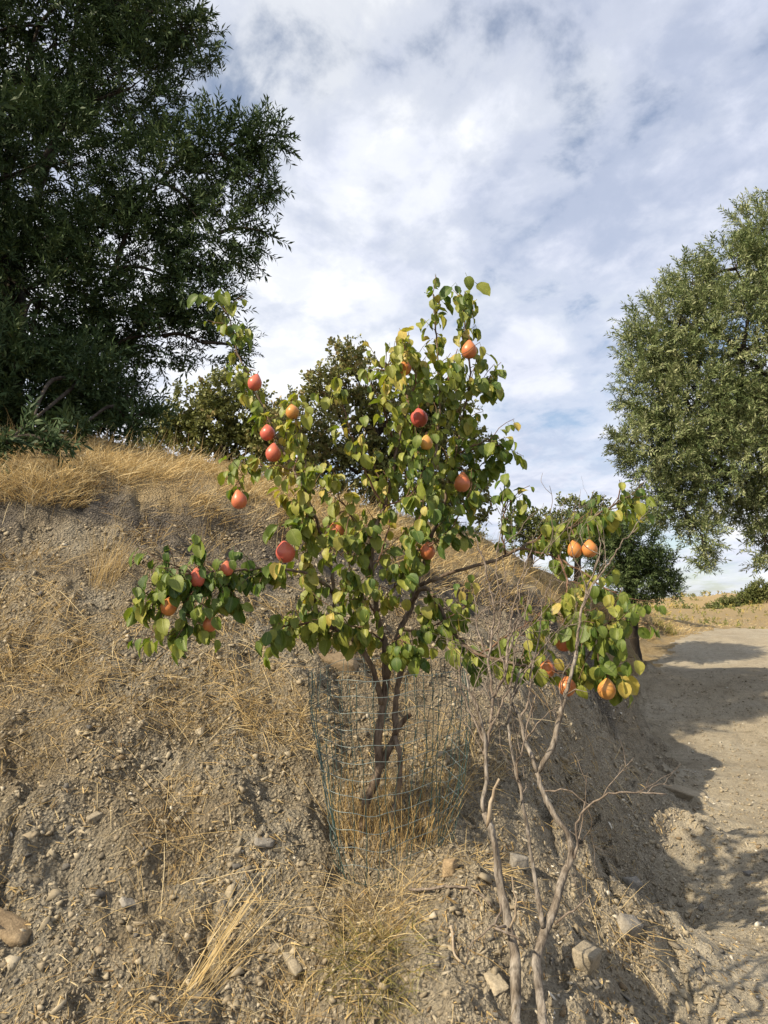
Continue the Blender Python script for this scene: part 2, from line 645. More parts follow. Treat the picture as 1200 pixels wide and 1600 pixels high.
M['dead_twig'] = mat_bark('dead_twig', (0.08, 0.064, 0.054), (0.26, 0.22, 0.18), 80, 0.3, 0.001)
M['pale_wood'] = mat_bark('pale_wood', (0.22, 0.17, 0.12), (0.42, 0.36, 0.27), 60, 0.1, 0.002)
M['tree_bark'] = mat_bark('tree_bark', (0.022, 0.018, 0.015), (0.062, 0.052, 0.042), 18, 0.2, 0.012)
M['rock_grey'] = mat_rock('shale_rock', (0.14, 0.135, 0.125), (0.29, 0.27, 0.23))
M['rock_tan'] = mat_rock('tan_rock', (0.20, 0.145, 0.085), (0.37, 0.285, 0.175))
M['rock_pale'] = mat_rock('pale_rock', (0.235, 0.205, 0.15), (0.35, 0.305, 0.225))
m_, nt_, b_, _o = new_mat('green_wire')
b_.inputs['Base Color'].default_value = (0.024, 0.055, 0.048, 1)
b_.inputs['Roughness'].default_value = 0.35
M['wire'] = m_
m_, nt_, b_, _o = new_mat('galvanised_wire')
b_.inputs['Base Color'].default_value = (0.16, 0.20, 0.20, 1)
b_.inputs['Roughness'].default_value = 0.4
b_.inputs['Metallic'].default_value = 0.3
M['wire_bare'] = m_
m_, nt_, b_, _o = new_mat('dry_calyx')
b_.inputs['Base Color'].default_value = (0.05, 0.03, 0.02, 1)
b_.inputs['Roughness'].default_value = 0.9
M['calyx'] = m_

# ------------------------------------------------------------------ terrain
# (photo x, photo y, distance): points read off the bank, its crest, the hill behind and the track
CTRL = [
    # lower edge of the picture
    (-250, 1600, 2.55), (0, 1600, 2.6), (150, 1600, 2.6), (300, 1600, 2.6), (450, 1600, 2.62), (600, 1600, 2.55), (720, 1600, 2.45), (850, 1600, 2.5), (950, 1600, 2.7), (1080, 1600, 2.98), (1200, 1600, 3.12), (1450, 1600, 3.2),
    # face of the bank
    (-250, 1300, 3.1), (0, 1300, 3.15), (150, 1300, 3.2), (300, 1300, 3.25), (450, 1330, 3.2), (560, 1400, 3.02), (650, 1400, 3.02), (600, 1290, 3.5), (720, 1400, 2.95), (800, 1400, 3.0), (700, 1500, 2.68), (780, 1480, 2.75), (880, 1470, 3.0),
    (-250, 1000, 4.0), (0, 1000, 4.05), (200, 1000, 4.1), (400, 1030, 4.2), (600, 1100, 4.15), (600, 1000, 4.8), (740, 1100, 4.35), (740, 1000, 5.15), (800, 1250, 3.75), (840, 1130, 4.35), (870, 1050, 5.2), (720, 1250, 3.65),
    # crest
    (-250, 765, 5.0), (0, 775, 5.0), (130, 775, 5.05), (250, 785, 5.15), (430, 825, 5.35), (600, 875, 5.7), (720, 935, 6.1), (850, 950, 6.8), (950, 975, 8.4),
    # hill above the crest
    (-300, 670, 8.5), (0, 692, 8.0), (150, 690, 8.2), (250, 708, 8.7), (340, 737, 9.5), (430, 770, 9.0), (600, 812, 9.5), (740, 850, 10.5), (850, 895, 12.0), (960, 925, 15.0), (1040, 945, 22.0), (1005, 985, 15.5), (1030, 966, 19.5), (1060, 966, 24.5), (1095, 973, 28.5), (1135, 977, 33),
    # foot of the bank and the track
    (960, 1400, 4.35), (1000, 1330, 4.95), (1075, 1265, 5.9), (1010, 1180, 7.2), (1010, 1120, 9.2), (990, 1060, 12.5), (990, 1015, 17.5),
    (1200, 1300, 5.15), (1200, 1450, 4.0), (1080, 1450, 4.0), (1150, 1150, 8.3), (1200, 1060, 13.0), (1100, 1060, 13.0), (1080, 1010, 18.5), (1200, 1000, 20.5), (1130, 987, 24.0), (1250, 985, 24.5), (1450, 1300, 5.15), (1500, 1060, 13.0), (1500, 990, 24.0),
    (900, 1250, 4.55), (960, 1130, 6.2), (930, 1050, 6.6),
]
pts = [at(*c) for c in CTRL]
for ang, r, z in [(0, .6, .10), (-60, 1.5, .25), (60, 1.5, .0), (120, 2, -.05), (180, 2, 0), (-120, 2, .1),
                  (90, 6, .0), (90, 20, -.3), (150, 12, -.2), (180, 20, -.4), (-150, 12, .2), (-75, 6, 1.9), (-100, 6, 1.0), (-90, 20, 3.2), (-60, 10, 3.6), (60, 12, .3), (60, 25, .6), (120, 60, -1), (180, 100, -2), (-120, 60, 2),
                  (-45, 14, 3.5), (-20, 13, 3.4), (-10, 15, 3.2), (0, 15, 2.9), (8, 18, 2.6), (14, 24, 2.2),
                  (-60, 40, 3.0), (-30, 30, 2.6), (-10, 30, 2.0), (5, 32, 1.7), (15, 36, 1.5), (26, 36, 0.6), (31, 34, 0.5), (40, 36, .5),
                  (-40, 90, 1.), (-10, 80, 1.0), (10, 70, 1.6), (18, 70, 2.2), (25, 75, 1.8), (35, 75, 2.5), (60, 80, 1),
                  (15, 130, 3.2), (20, 150, 4.2), (24, 150, 4.6), (28, 140, 5.0), (36, 140, 6), (-10, 150, 2), (-45, 200, 3), (60, 180, 5), (-90, 200, 3), (90, 200, 3), (180, 300, 0)]:
    a = R(ang)
    pts.append(np.array([math.sin(a) * r, math.cos(a) * r, z]))
pts = np.array(pts)


def uv_of(x, y):
    r = np.sqrt(x * x + y * y) + 0.25
    return np.arctan2(x, y), np.log(r)


def _tps_fit(P):
    u, v = uv_of(P[:, 0], P[:, 1])
    C = np.stack([u, v], 1)
    d = np.linalg.norm(C[:, None] - C[None], axis=-1)
    K = np.where(d > 0, d * d * np.log(d + 1e-12), 0) + np.eye(len(P)) * 2e-3
    A = np.concatenate([np.ones((len(P), 1)), C], 1)
    n = len(P)
    Mx = np.zeros((n + 3, n + 3))
    Mx[:n, :n] = K
    Mx[:n, n:] = A
    Mx[n:, :n] = A.T
    w = np.linalg.solve(Mx, np.concatenate([P[:, 2], np.zeros(3)]))
    return C, w


TPS_C, TPS_W = _tps_fit(pts)


def base_h(x, y):
    x = np.asarray(x, float)
    y = np.asarray(y, float)
    sh = x.shape
    u, v = uv_of(x.ravel(), y.ravel())
    out = np.zeros(u.shape)
    n = len(TPS_C)
    for s in range(0, len(u), 40000):
        e = s + 40000
        d2 = (u[s:e, None] - TPS_C[None, :, 0]) ** 2 + (v[s:e, None] - TPS_C[None, :, 1]) ** 2
        out[s:e] = (0.5 * d2 * np.log(d2 + 1e-12)) @ TPS_W[:n] + TPS_W[n] + TPS_W[n + 1] * u[s:e] + TPS_W[n + 2] * v[s:e]
    return out.reshape(sh)


CR_X = [-30, -2.6, -1.5, -.76, 0, .61, 1.45, 2.5, 3.5, 5.4, 9.0, 12.5, 60]
CR_Y = [6.5, 5.0, 5.1, 5.35, 5.7, 6.15, 6.8, 8.4, 11.0, 15.5, 22, 27, 40]
FT_Y = [-40, 0, 2.6, 3.2, 4.3, 5.0, 5.9, 7.2, 9.2, 12.5, 17.5, 24, 30]
FT_X = [0.6, 0.9, 0.95, 1.15, 1.45, 1.75, 2.4, 2.6, 3.25, 4.2, 5.9, 9.0, 13]


def crest_d(x, y):
    """Metres beyond the bank's crest (positive: on the grassy hill)."""
    w = 0.22 * fbm(x * 1.3, y * 1.3, 3.3, 3) + 0.06 * perlin(x * 9, y * 9, 1.0)
    return y - np.interp(x, CR_X, CR_Y) + w * np.clip(y / 6, 0.6, 3)


def foot_d(x, y):
    """Metres to the right of the bank's foot (positive: on the track)."""
    w = 0.16 * fbm(x * 1.7 + 5, y * 1.7, 8.1, 3) * np.clip(y / 5, 0.7, 3)
    return x - np.interp(y, FT_Y, FT_X) + w


def height_exact(x, y):
    x = np.asarray(x, float)
    y = np.asarray(y, float)
    h = base_h(x, y)
    wf = foot_d(x, y)
    yc_ = np.clip(y, 2.0, 30)
    track = base_h(np.interp(yc_, FT_Y, FT_X) + 0.9 + 0.10 * yc_, yc_) + 0.012 * np.clip(wf, -1, 3)
    inr = smooth(4.8, 7.0, y) * smooth(30, 22, y)
    h = h + (track - h) * smooth(-1.05, 0.15, wf) * smooth(7, 3.5, wf) * inr
    h = h - 0.022 * inr * (np.exp(-((wf - 1.25) / 0.22) ** 2) + np.exp(-((wf - 2.75) / 0.24) ** 2))
    h0 = h
    r = np.sqrt(x * x + y * y)
    cd = crest_d(x, y)
    fd = foot_d(x, y)
    g = smooth(-0.05, 0.5, cd)
    road = smooth(-0.15, 0.5, fd) * smooth(40, 25, y)
    bare = (1 - g) * (1 - road)
    near = smooth(60, 20, r)
    h = h + 0.17 * near * (smooth(-0.12, 0.08, cd) - smooth(-0.9, 0.9, cd)) * smooth(9, 6, y)
    # runnels that cut down the slope, ledges of shale, lumps
    gul = np.abs(perlin(x * 1.5 + 0.5 * y + 0.5 * perlin(x * 2, y * 2, 8.0), y * 0.9 + 2.0, 4.0))
    h = h - bare * near * 0.045 * smooth(0.14, 0.0, gul) * smooth(-0.1, 0.4, perlin(x * 0.9, y * 0.9, 31.0))
    h = h + bare * near * (0.095 * fbm(x * 1.7, y * 1.7, 0.7, 3) + 0.052 * fbm(x * 5, y * 5, 1.7, 2))
    rid = 1 - np.abs(perlin(x * 11, y * 11, 2.2))
    h = h + bare * near * (0.030 * (rid - 0.7) + 0.020 * np.abs(perlin(x * 17, y * 17, 5.1)) + 0.012 * perlin(x * 31, y * 31, 15.1) + 0.010 * np.abs(perlin(x * 60, y * 60, 6.1)))
    led = h0 * 7.0 + 1.2 * fbm(x * 1.1, y * 1.1, 9.0, 2)
    h = h + bare * near * 0.055 * (smooth(0.35, 0.65, led - np.floor(led)) - 0.5) * smooth(-0.1, 0.35, perlin(x * 1.9, y * 1.9, 12.0))
    h = h + road * near * (0.030 * fbm(x * 0.9, y * 0.9, 2.0, 3) + 0.012 * fbm(x * 5, y * 5, 1.0, 2) + 0.007 * np.abs(perlin(x * 22, y * 22, 2.0)) + 0.005 * perlin(x * 45, y * 45, 3.0))
    edge = np.exp(-(fd / 0.35) ** 2) * (1 - g) * near
    h = h + edge * 0.06 * fbm(x * 4, y * 4, 6.6, 3)
    h = h + g * smooth(-.2, 1.5, cd) * (0.07 * fbm(x * 0.8, y * 0.8, 4.4, 3)) * near
    far = smooth(50, 120, r)
    h = h + far * 0.9 * fbm(x * 0.05, y * 0.05, 7.0, 4)
    return h


# the ground's own grid, polar about the photographer's feet and finest where it is seen close
G_AN = np.concatenate([np.arange(-180, -60, 4.0), np.arange(-60, -37, 0.6), np.arange(-37, 37, 0.17), np.arange(37, 60, 0.6), np.arange(60, 180, 4.0)])
G_RA = np.concatenate([np.linspace(0.25, 1.5, 8, endpoint=False), np.exp(np.arange(math.log(1.5), math.log(10), 0.0040)),
                       np.exp(np.arange(math.log(10), math.log(60), 0.012)), np.exp(np.arange(math.log(60), math.log(2500), 0.06))])
_A, _R = np.meshgrid(np.radians(G_AN), G_RA, indexing='ij')
G_X = np.sin(_A) * _R
G_Y = np.cos(_A) * _R
G_Z = height_exact(G_X, G_Y)
G_SLOPE = np.maximum.accumulate((G_Z - EYE) / _R, axis=1)


def height(x, y):
    """Height of the ground mesh at x, y."""
    x = np.asarray(x, float)
    y = np.asarray(y, float)
    a = np.degrees(np.arctan2(x, y))
    r = np.hypot(x, y)
    ia = np.interp(a, G_AN, np.arange(len(G_AN)))
    ir = np.interp(r, G_RA, np.arange(len(G_RA)))
    i0 = np.minimum(ia.astype(int), len(G_AN) - 2)
    j0 = np.minimum(ir.astype(int), len(G_RA) - 2)
    u = ia - i0
    v = ir - j0
    return (G_Z[i0, j0] * (1 - u) + G_Z[i0 + 1, j0] * u) * (1 - v) + (G_Z[i0, j0 + 1] * (1 - u) + G_Z[i0 + 1, j0 + 1] * u) * v


def ground_at(px, py, dmax=70):
    """Where the sight line of a photo pixel meets the ground."""
    px = np.atleast_1d(np.asarray(px, float))
    py = np.atleast_1d(np.asarray(py, float))
    sx, sz = ray(px, py)
    k = np.sqrt(1 + sx * sx)
    ia = np.clip(np.round(np.interp(np.degrees(np.arctan(sx)), G_AN, np.arange(len(G_AN)))).astype(int), 0, len(G_AN) - 1)
    s = sz / k
    r = np.zeros(len(px))
    for c in np.unique(ia):
        m = ia == c
        row = G_SLOPE[c]
        j = np.clip(np.searchsorted(row, s[m]), 1, len(G_RA) - 1)
        t = np.clip((s[m] - row[j - 1]) / np.maximum(row[j] - row[j - 1], 1e-9), 0, 1)
        r[m] = G_RA[j - 1] + (G_RA[j] - G_RA[j - 1]) * t
    d = np.minimum(r / k, dmax)
    x = sx * d
    return np.stack([x, d, height(x, d)], -1)


def normal_at(x, y, e=0.03):
    hx = (height(x + e, y) - height(x - e, y)) / (2 * e)
    hy = (height(x, y + e) - height(x, y - e)) / (2 * e)
    return unit(np.stack([-hx, -hy, np.ones_like(hx)], -1))


def build_terrain():
    X, Y, Z = G_X, G_Y, G_Z
    na, nr = X.shape
    V = np.stack([X, Y, Z], -1).reshape(-1, 3)
    cx = np.array([[0, 0, float(G_Z[:, 0].mean())]])
    V = np.concatenate([V, cx])
    i, j = np.meshgrid(np.arange(na), np.arange(nr - 1), indexing='ij')
    i2 = (i + 1) % na
    F = np.stack([i * nr + j, i * nr + j + 1, i2 * nr + j + 1, i2 * nr + j], -1).reshape(-1, 4)
    ii = np.arange(na)
    C = np.stack([np.full(na, na * nr), ii * nr, ((ii + 1) % na) * nr], 1)
    fx = V[F].mean(1)
    fd = foot_d(fx[:, 0], fx[:, 1])
    cd = crest_d(fx[:, 0], fx[:, 1])
    far_edge = np.interp(fx[:, 1], [-50, 5, 12, 25, 30], [4.5, 5, 9, 17, 20])
    on = (fd > 0) & (cd < 0.4) & (fx[:, 1] < 27) & (fx[:, 1] > -40) & (fx[:, 0] < far_edge + 0.5 * perlin(fx[:, 0], fx[:, 1]))
    x, y = V[:, 0], V[:, 1]
    cdv = crest_d(x, y)
    fdv = foot_d(x, y)
    grassy = smooth(-0.1, 0.3, cdv) * np.clip(0.75 + 0.5 * fbm(x * 2, y * 2, 1.1, 2), 0, 1)
    grassy = np.maximum(grassy, smooth(40, 60, np.hypot(x, y)) * 0.9)
    grassy = np.maximum(grassy, smooth(0, 1.5, x - np.interp(y, [-50, 5, 12, 25, 30], [4.5, 5, 9, 17, 20])) * 0.7)
    pale = smooth(-1.6, -0.2, fdv) * (1 - grassy) * np.clip(0.75 + 0.6 * fbm(x * 1.5, y * 1.5, 3.1, 3), 0, 1)
    pale = np.maximum(pale, 0.9 * np.exp(-(((x - .36) / .34) ** 2 + ((y - 2.6) / .36) ** 2)))
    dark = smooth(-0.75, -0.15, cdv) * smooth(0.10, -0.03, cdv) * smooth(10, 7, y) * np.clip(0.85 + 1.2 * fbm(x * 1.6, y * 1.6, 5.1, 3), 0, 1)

    def sub(name, faces, tri, mat):
        used = np.zeros(len(V), bool)
        used[faces.ravel()] = True
        if tri is not None:
            used[tri.ravel()] = True
        mp = np.cumsum(used) - 1
        Fs = [mp[faces]]
        if tri is not None:
            Fs.append(mp[tri])
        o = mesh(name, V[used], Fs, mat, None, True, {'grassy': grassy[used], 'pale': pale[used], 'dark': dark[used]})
        tag(o, kind='structure')
        return o
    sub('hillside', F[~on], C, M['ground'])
    sub('dirt_road', F[on], None, M['road'])


build_terrain()

# ------------------------------------------------------------------ stones and chips
def hull_rock(seed, n=12, sx=1.0, sy=0.7, sz=0.45, boxy=0.0):
    r = np.random.default_rng(seed)
    P = unit(r.normal(size=(n, 3)))
    if boxy:
        P = np.sign(P) * np.abs(P) ** (1 - boxy)
    P = P * r.uniform(0.82, 1.0, size=(n, 1)) * np.array([sx, sy, sz])
    bm = bmesh.new()
    for p in P:
        bm.verts.new(p)
    bmesh.ops.convex_hull(bm, input=bm.verts)
    bmesh.ops.delete(bm, geom=[v for v in bm.verts if not v.link_faces], context='VERTS')
    bmesh.ops.triangulate(bm, faces=bm.faces)
    bm.verts.index_update()
    V = np.array([v.co[:] for v in bm.verts])
    F = np.array([[v.index for v in f.verts] for f in bm.faces])
    bm.free()
    return V, F


def rot_frames(n, nrm, tilt=0.35, r=rng):
    Z = unit(nrm + r.normal(size=(n, 3)) * tilt)
    a = r.uniform(0, 2 * math.pi, n)
    X0 = np.stack([np.cos(a), np.sin(a), np.zeros(n)], 1)
    X, Y, Z2 = frame(X0 - (X0 * Z).sum(-1, keepdims=True) * Z, Z)
    return X, Y, Z2


def scatter_px(n, x0, x1, y0, y1, r=rng):
    """Points on the ground, spread evenly over a part of the view (dense near, sparse far)."""
    return ground_at(r.uniform(x0, x1, n), r.uniform(y0, y1, n))


def build_gravel():
    chips = [hull_rock(100 + k, 8, 1, r0, z0) for k, (r0, z0) in enumerate([(0.7, .22), (.45, .18), (.8, .40), (.6, .14), (.9, .5), (.4, .2)])]
    bag = Bag()
    n = 58000
    P = scatter_px(n, -150, 1350, 820, 1680)
    cd = crest_d(P[:, 0], P[:, 1])
    keep = (cd < 0.0) & (P[:, 1] < 16)
    fd = foot_d(P[:, 0], P[:, 1])
    clus = fbm(P[:, 0] * 2.2, P[:, 1] * 2.2, 4.0, 3)
    keep &= rng.uniform(size=n) < np.where(fd > 0.5, 0.85, np.clip(0.55 + 0.9 * clus, 0.12, 1))
    P = P[keep]
    n = len(P)
    nr = normal_at(P[:, 0], P[:, 1])
    X, Y, Z = rot_frames(n, nr, 0.4)
    S = np.exp(rng.normal(math.log(0.0058), 0.60, n)) * np.clip(P[:, 1] / 3.0, 0.8, 3.2)
    S = np.clip(S, 0.002, 0.03)
    P = P + nr * (S * 0.12)[:, None]
    # half-buried lumps and plates of shale
    nb = 3600
    Q = scatter_px(nb, -150, 1250, 840, 1680)
    kq = (crest_d(Q[:, 0], Q[:, 1]) < -.02) & (foot_d(Q[:, 0], Q[:, 1]) < .35) & (Q[:, 1] < 8) & (rng.uniform(size=nb) < np.clip(.45 + 1.3 * fbm(Q[:, 0] * 2.6, Q[:, 1] * 2.6, 14.0, 3), .06, 1))
    Q = Q[kq]
    nq = normal_at(Q[:, 0], Q[:, 1], .06)
    xq, yq, zq = rot_frames(len(Q), nq, .55)
    sq = np.clip(np.exp(rng.normal(math.log(.019), .45, len(Q))), .009, .05)
    P = np.concatenate([P, Q - nq * (sq * .10)[:, None]])
    X, Y, Z, S = np.concatenate([X, xq]), np.concatenate([Y, yq]), np.concatenate([Z, zq]), np.concatenate([S, sq])
    n = len(P)
    which = rng.integers(0, len(chips), n)
    for k, (cv, cf) in enumerate(chips):
        s = which == k
        V, F = stamp(cv, cf, P[s], X[s], Y[s], Z[s], S[s])
        t = np.clip(rng.beta(2.2, 2.2, s.sum()) + 0.10 * (foot_d(P[s, 0], P[s, 1]) > -0.6), 0, 1)
        bag.add(V, F, tint=np.repeat(t, len(cv)))
    o = bag.build('gravel', M['gravel'])
    tag(o, 'loose grey shale chips scattered over the bank and track', 'gravel', kind='stuff')


build_gravel()


def rough_rock(seed, size, boxy=0.45, n=15, rough=0.035):
    q = np.random.default_rng(seed)
    Pb = np.array([[i, j, k] for i in (-1, 1) for j in (-1, 1) for k in (-1, 1)]) * q.uniform(.55, 1.0, (8, 3))
    Pb = np.concatenate([Pb, unit(q.normal(size=(4, 3))) * q.uniform(.9, 1.1, (4, 1))]) * np.array(size)
    bm = bmesh.new()
    for p in Pb:
        bm.verts.new(p)
    bmesh.ops.convex_hull(bm, input=bm.verts)
    bmesh.ops.delete(bm, geom=[v for v in bm.verts if not v.link_faces], context='VERTS')
    bmesh.ops.triangulate(bm, faces=bm.faces)
    bm.verts.index_update()
    V = np.array([v.co[:] for v in bm.verts])
    F = np.array([[v.index for v in f.verts] for f in bm.faces])
    bm.free()
    bm = bmesh.new()
    vs_ = [bm.verts.new(v) for v in V]
    for f in F:
        bm.faces.new([vs_[i] for i in f])
    bmesh.ops.subdivide_edges(bm, edges=bm.edges, cuts=4, use_grid_fill=True)
    bmesh.ops.triangulate(bm, faces=bm.faces)
    bm.verts.index_update()
    V = np.array([v.co[:] for v in bm.verts])
    F = np.array([[v.index for v in f.verts] for f in bm.faces])
    bm.free()
    s = max(size)
    nn = fbm(V[:, 0] / s * 2.5 + seed, V[:, 1] / s * 2.5, V[:, 2] / s * 2.5, 4, .6)
    V = V + unit(V / np.array(size)) * (nn * rough * s)[:, None]
    V[:, 2] += 0.5 * rough * s * np.round(3 * perlin(V[:, 0] / s * 3, V[:, 1] / s * 3, seed)) / 3
    return V, F


ROCKS = [  # photo x, y, size (half axes), heading, pitch, material, name, label
    (1064, 1240, (0.27, 0.095, 0.05), -50, 0, 'rock_pale', 'stone_slab', 'long pale stone slab lying at the edge of the dirt track'),
    (8, 1462, (0.10, 0.06, 0.05), -8, 8, 'rock_tan', 'rock', 'tan brown block of rock at the left edge of the bank'),
    (522, 1034, (0.16, 0.09, 0.035), 4, -6, 'rock_tan', 'stone_slab', 'flat tan slab jutting from the bank behind the wire cage'),
    (983, 1452, (0.06, 0.042, 0.045), 30, 20, 'rock_grey', 'rock', 'rounded grey rock with a flat face right of the dead saplings'),
    (915, 1500, (0.05, 0.045, 0.045), 60, 0, 'rock_pale', 'clod', 'crumbly pale clod of earth right of the forked dead trunk'),
    (985, 1385, (0.05, 0.045, 0.05), 100, 0, 'rock_grey', 'rock', 'jagged grey rock casting a dark shadow on the lower track edge'),
    (1170, 1366, (0.028, 0.022, 0.020), 20, 0, 'rock_grey', 'stone', 'small blue grey stone lying alone at the right edge'),
    (810, 1347, (0.045, 0.032, 0.03), 10, 0, 'rock_grey', 'stone', 'blue grey stone between the two dead trunks'),
    (702, 1358, (0.035, 0.03, 0.03), 70, 0, 'rock_tan', 'stone', 'tan stone beside the lower right side of the wire cage'),
    (412, 1316, (0.045, 0.03, 0.012), 20, 0, 'rock_grey', 'stone', 'flat grey shale flake left of the wire cage foot'),
    (458, 1510, (0.06, 0.02, 0.02), -60, 0, 'rock_pale', 'stone', 'pale splintered stone wedge low on the bank below the cage'),
    (205, 1412, (0.045, 0.028, 0.010), 40, 25, 'rock_grey', 'stone', 'blue grey shale flake tilted in the lower left bank'),
    (141, 1137, (0.03, 0.012, 0.010), 80, 30, 'rock_grey', 'stone', 'dark upright shale splinter on the left bank'),
    (148, 1278, (0.032, 0.022, 0.02), 50, 0, 'rock_pale', 'stone', 'pale pointed stone midway down the left bank'),
    (372, 1334, (0.022, 0.016, 0.02), 90, 0, 'rock_pale', 'stone', 'small pale upright stone left of the grass stalk bundle'),
    (775, 1535, (0.03, 0.05, 0.010), 20, -5, 'rock_pale', 'stone', 'smooth pale stone plate behind the left dead trunk'),
    (1140, 960, (0.5, 0.25, 0.12), 5, 0, 'rock_grey', 'rock', 'low grey rock heap at the far side of the track'),
]


def place_rock(name, label, px, py, size, heading, pitch, mat, seed, group=None, category=None):
    P = ground_at(px, py)[0]
    V, F = rough_rock(seed, size)
    o = mesh(name, V, F, M[mat])
    o.location = (P[0], P[1], P[2] + size[2] * 0.08)
    n = Vector(normal_at(np.array([P[0]]), np.array([P[1]]), 0.08)[0])
    q = Vector((0, 0, 1)).rotation_difference((n + Vector((0, 0, 1.0))).normalized())
    o.rotation_mode = 'QUATERNION'
    o.rotation_quaternion = q @ Matrix.Rotation(R(heading), 3, 'Z').to_quaternion() @ Matrix.Rotation(R(pitch), 3, 'Y').to_quaternion()
    tag(o, label, category or ('clod' if name == 'clod' else 'rock'), group)
    return o


for k, (px, py, size, hd, pt, mt, nm, lb) in enumerate(ROCKS[:-1]):
    place_rock(nm, lb, px, py, size, hd, pt, mt, 40 + k)


def build_stones():
    r = np.random.default_rng(21)
    protos = []
    for k in range(8):
        V, F = hull_rock(300 + k, 10, 1, r.uniform(.5, .8), r.uniform(.18, .42), 0.2)
        me = mesh('stone', V, F, M[['rock_grey', 'rock_pale', 'rock_grey', 'rock_tan', 'rock_grey', 'rock_pale', 'rock_grey', 'rock_pale'][k]])
        protos.append(me.data)
        bpy.data.objects.remove(me)
    spots = []
    for (n, x0, x1, y0, y1, s0, s1, lab, grp) in [
        (60, 0, 560, 1180, 1590, .010, .026, 'small loose shale stone on the bare lower left bank', 'small stones on the lower left bank'),
        (26, 0, 480, 860, 1150, .014, .03, 'small loose shale stone on the upper left bank', 'small stones on the upper left bank'),
        (52, 860, 1190, 1400, 1590, .010, .028, 'small pale stone in the rubble right of the dead saplings', 'small stones in the rubble right of the dead saplings'),
        (20, 620, 790, 1440, 1590, .008, .02, 'small stone on the pale mound left of the dead trunk', 'small stones on the pale mound'),
        (26, 1000, 1190, 1120, 1380, .012, .03, 'small stone lying on the dirt track', 'small stones on the track'),
    ]:
        P = scatter_px(n, x0, x1, y0, y1, r)
        nr = normal_at(P[:, 0], P[:, 1])
        for p, nn in zip(P, nr):
            s = r.uniform(s0, s1) * (1 if r.uniform() < 0.8 else 1.4)
            o = bpy.data.objects.new('stone', protos[r.integers(0, 8)])
            COL.objects.link(o)
            o.location = p + nn * s * 0.15
            o.scale = (s, s, s)
            q = Vector((0, 0, 1)).rotation_difference(Vector(unit(nn + r.normal(size=3) * .3)))
            o.rotation_mode = 'QUATERNION'
            o.rotation_quaternion = q @ Matrix.Rotation(r.uniform(0, 6.28), 3, 'Z').to_quaternion()
            tag(o, lab, 'stone', grp)


build_stones()

# ------------------------------------------------------------------ dry grass
BL_T = np.array([0, 0.35, 0.7, 1.0])


def blades(P, d, L, W, bend, tint, sag_dir=None, r=rng):
    """Ribbons that start at P, head along d and bow over; 7 vertices, 5 triangles each."""
    n = len(P)
    d = unit(d)
    side = unit(np.cross(d, unit(r.normal(size=(n, 3)))))
    if sag_dir is None:
        sag_dir = np.stack([d[:, 0], d[:, 1], -0.6 * np.ones(n)], 1)
    V = np.zeros((n, 7, 3))
    for k, t in enumerate(BL_T):
        c = P + d * (L * t)[:, None] + unit(sag_dir) * (bend * L * t * t)[:, None]
        if k < 3:
            w = W * (1 - 0.35 * t)
            V[:, 2 * k] = c - side * w[:, None] / 2
            V[:, 2 * k + 1] = c + side * w[:, None] / 2
        else:
            V[:, 6] = c
    Tf = np.array([[0, 1, 3], [0, 3, 2], [2, 3, 5], [2, 5, 4], [4, 5, 6]])
    F = (Tf[None] + (np.arange(n) * 7)[:, None, None]).reshape(-1, 3)
    return V.reshape(-1, 3), F, np.repeat(tint, 7)


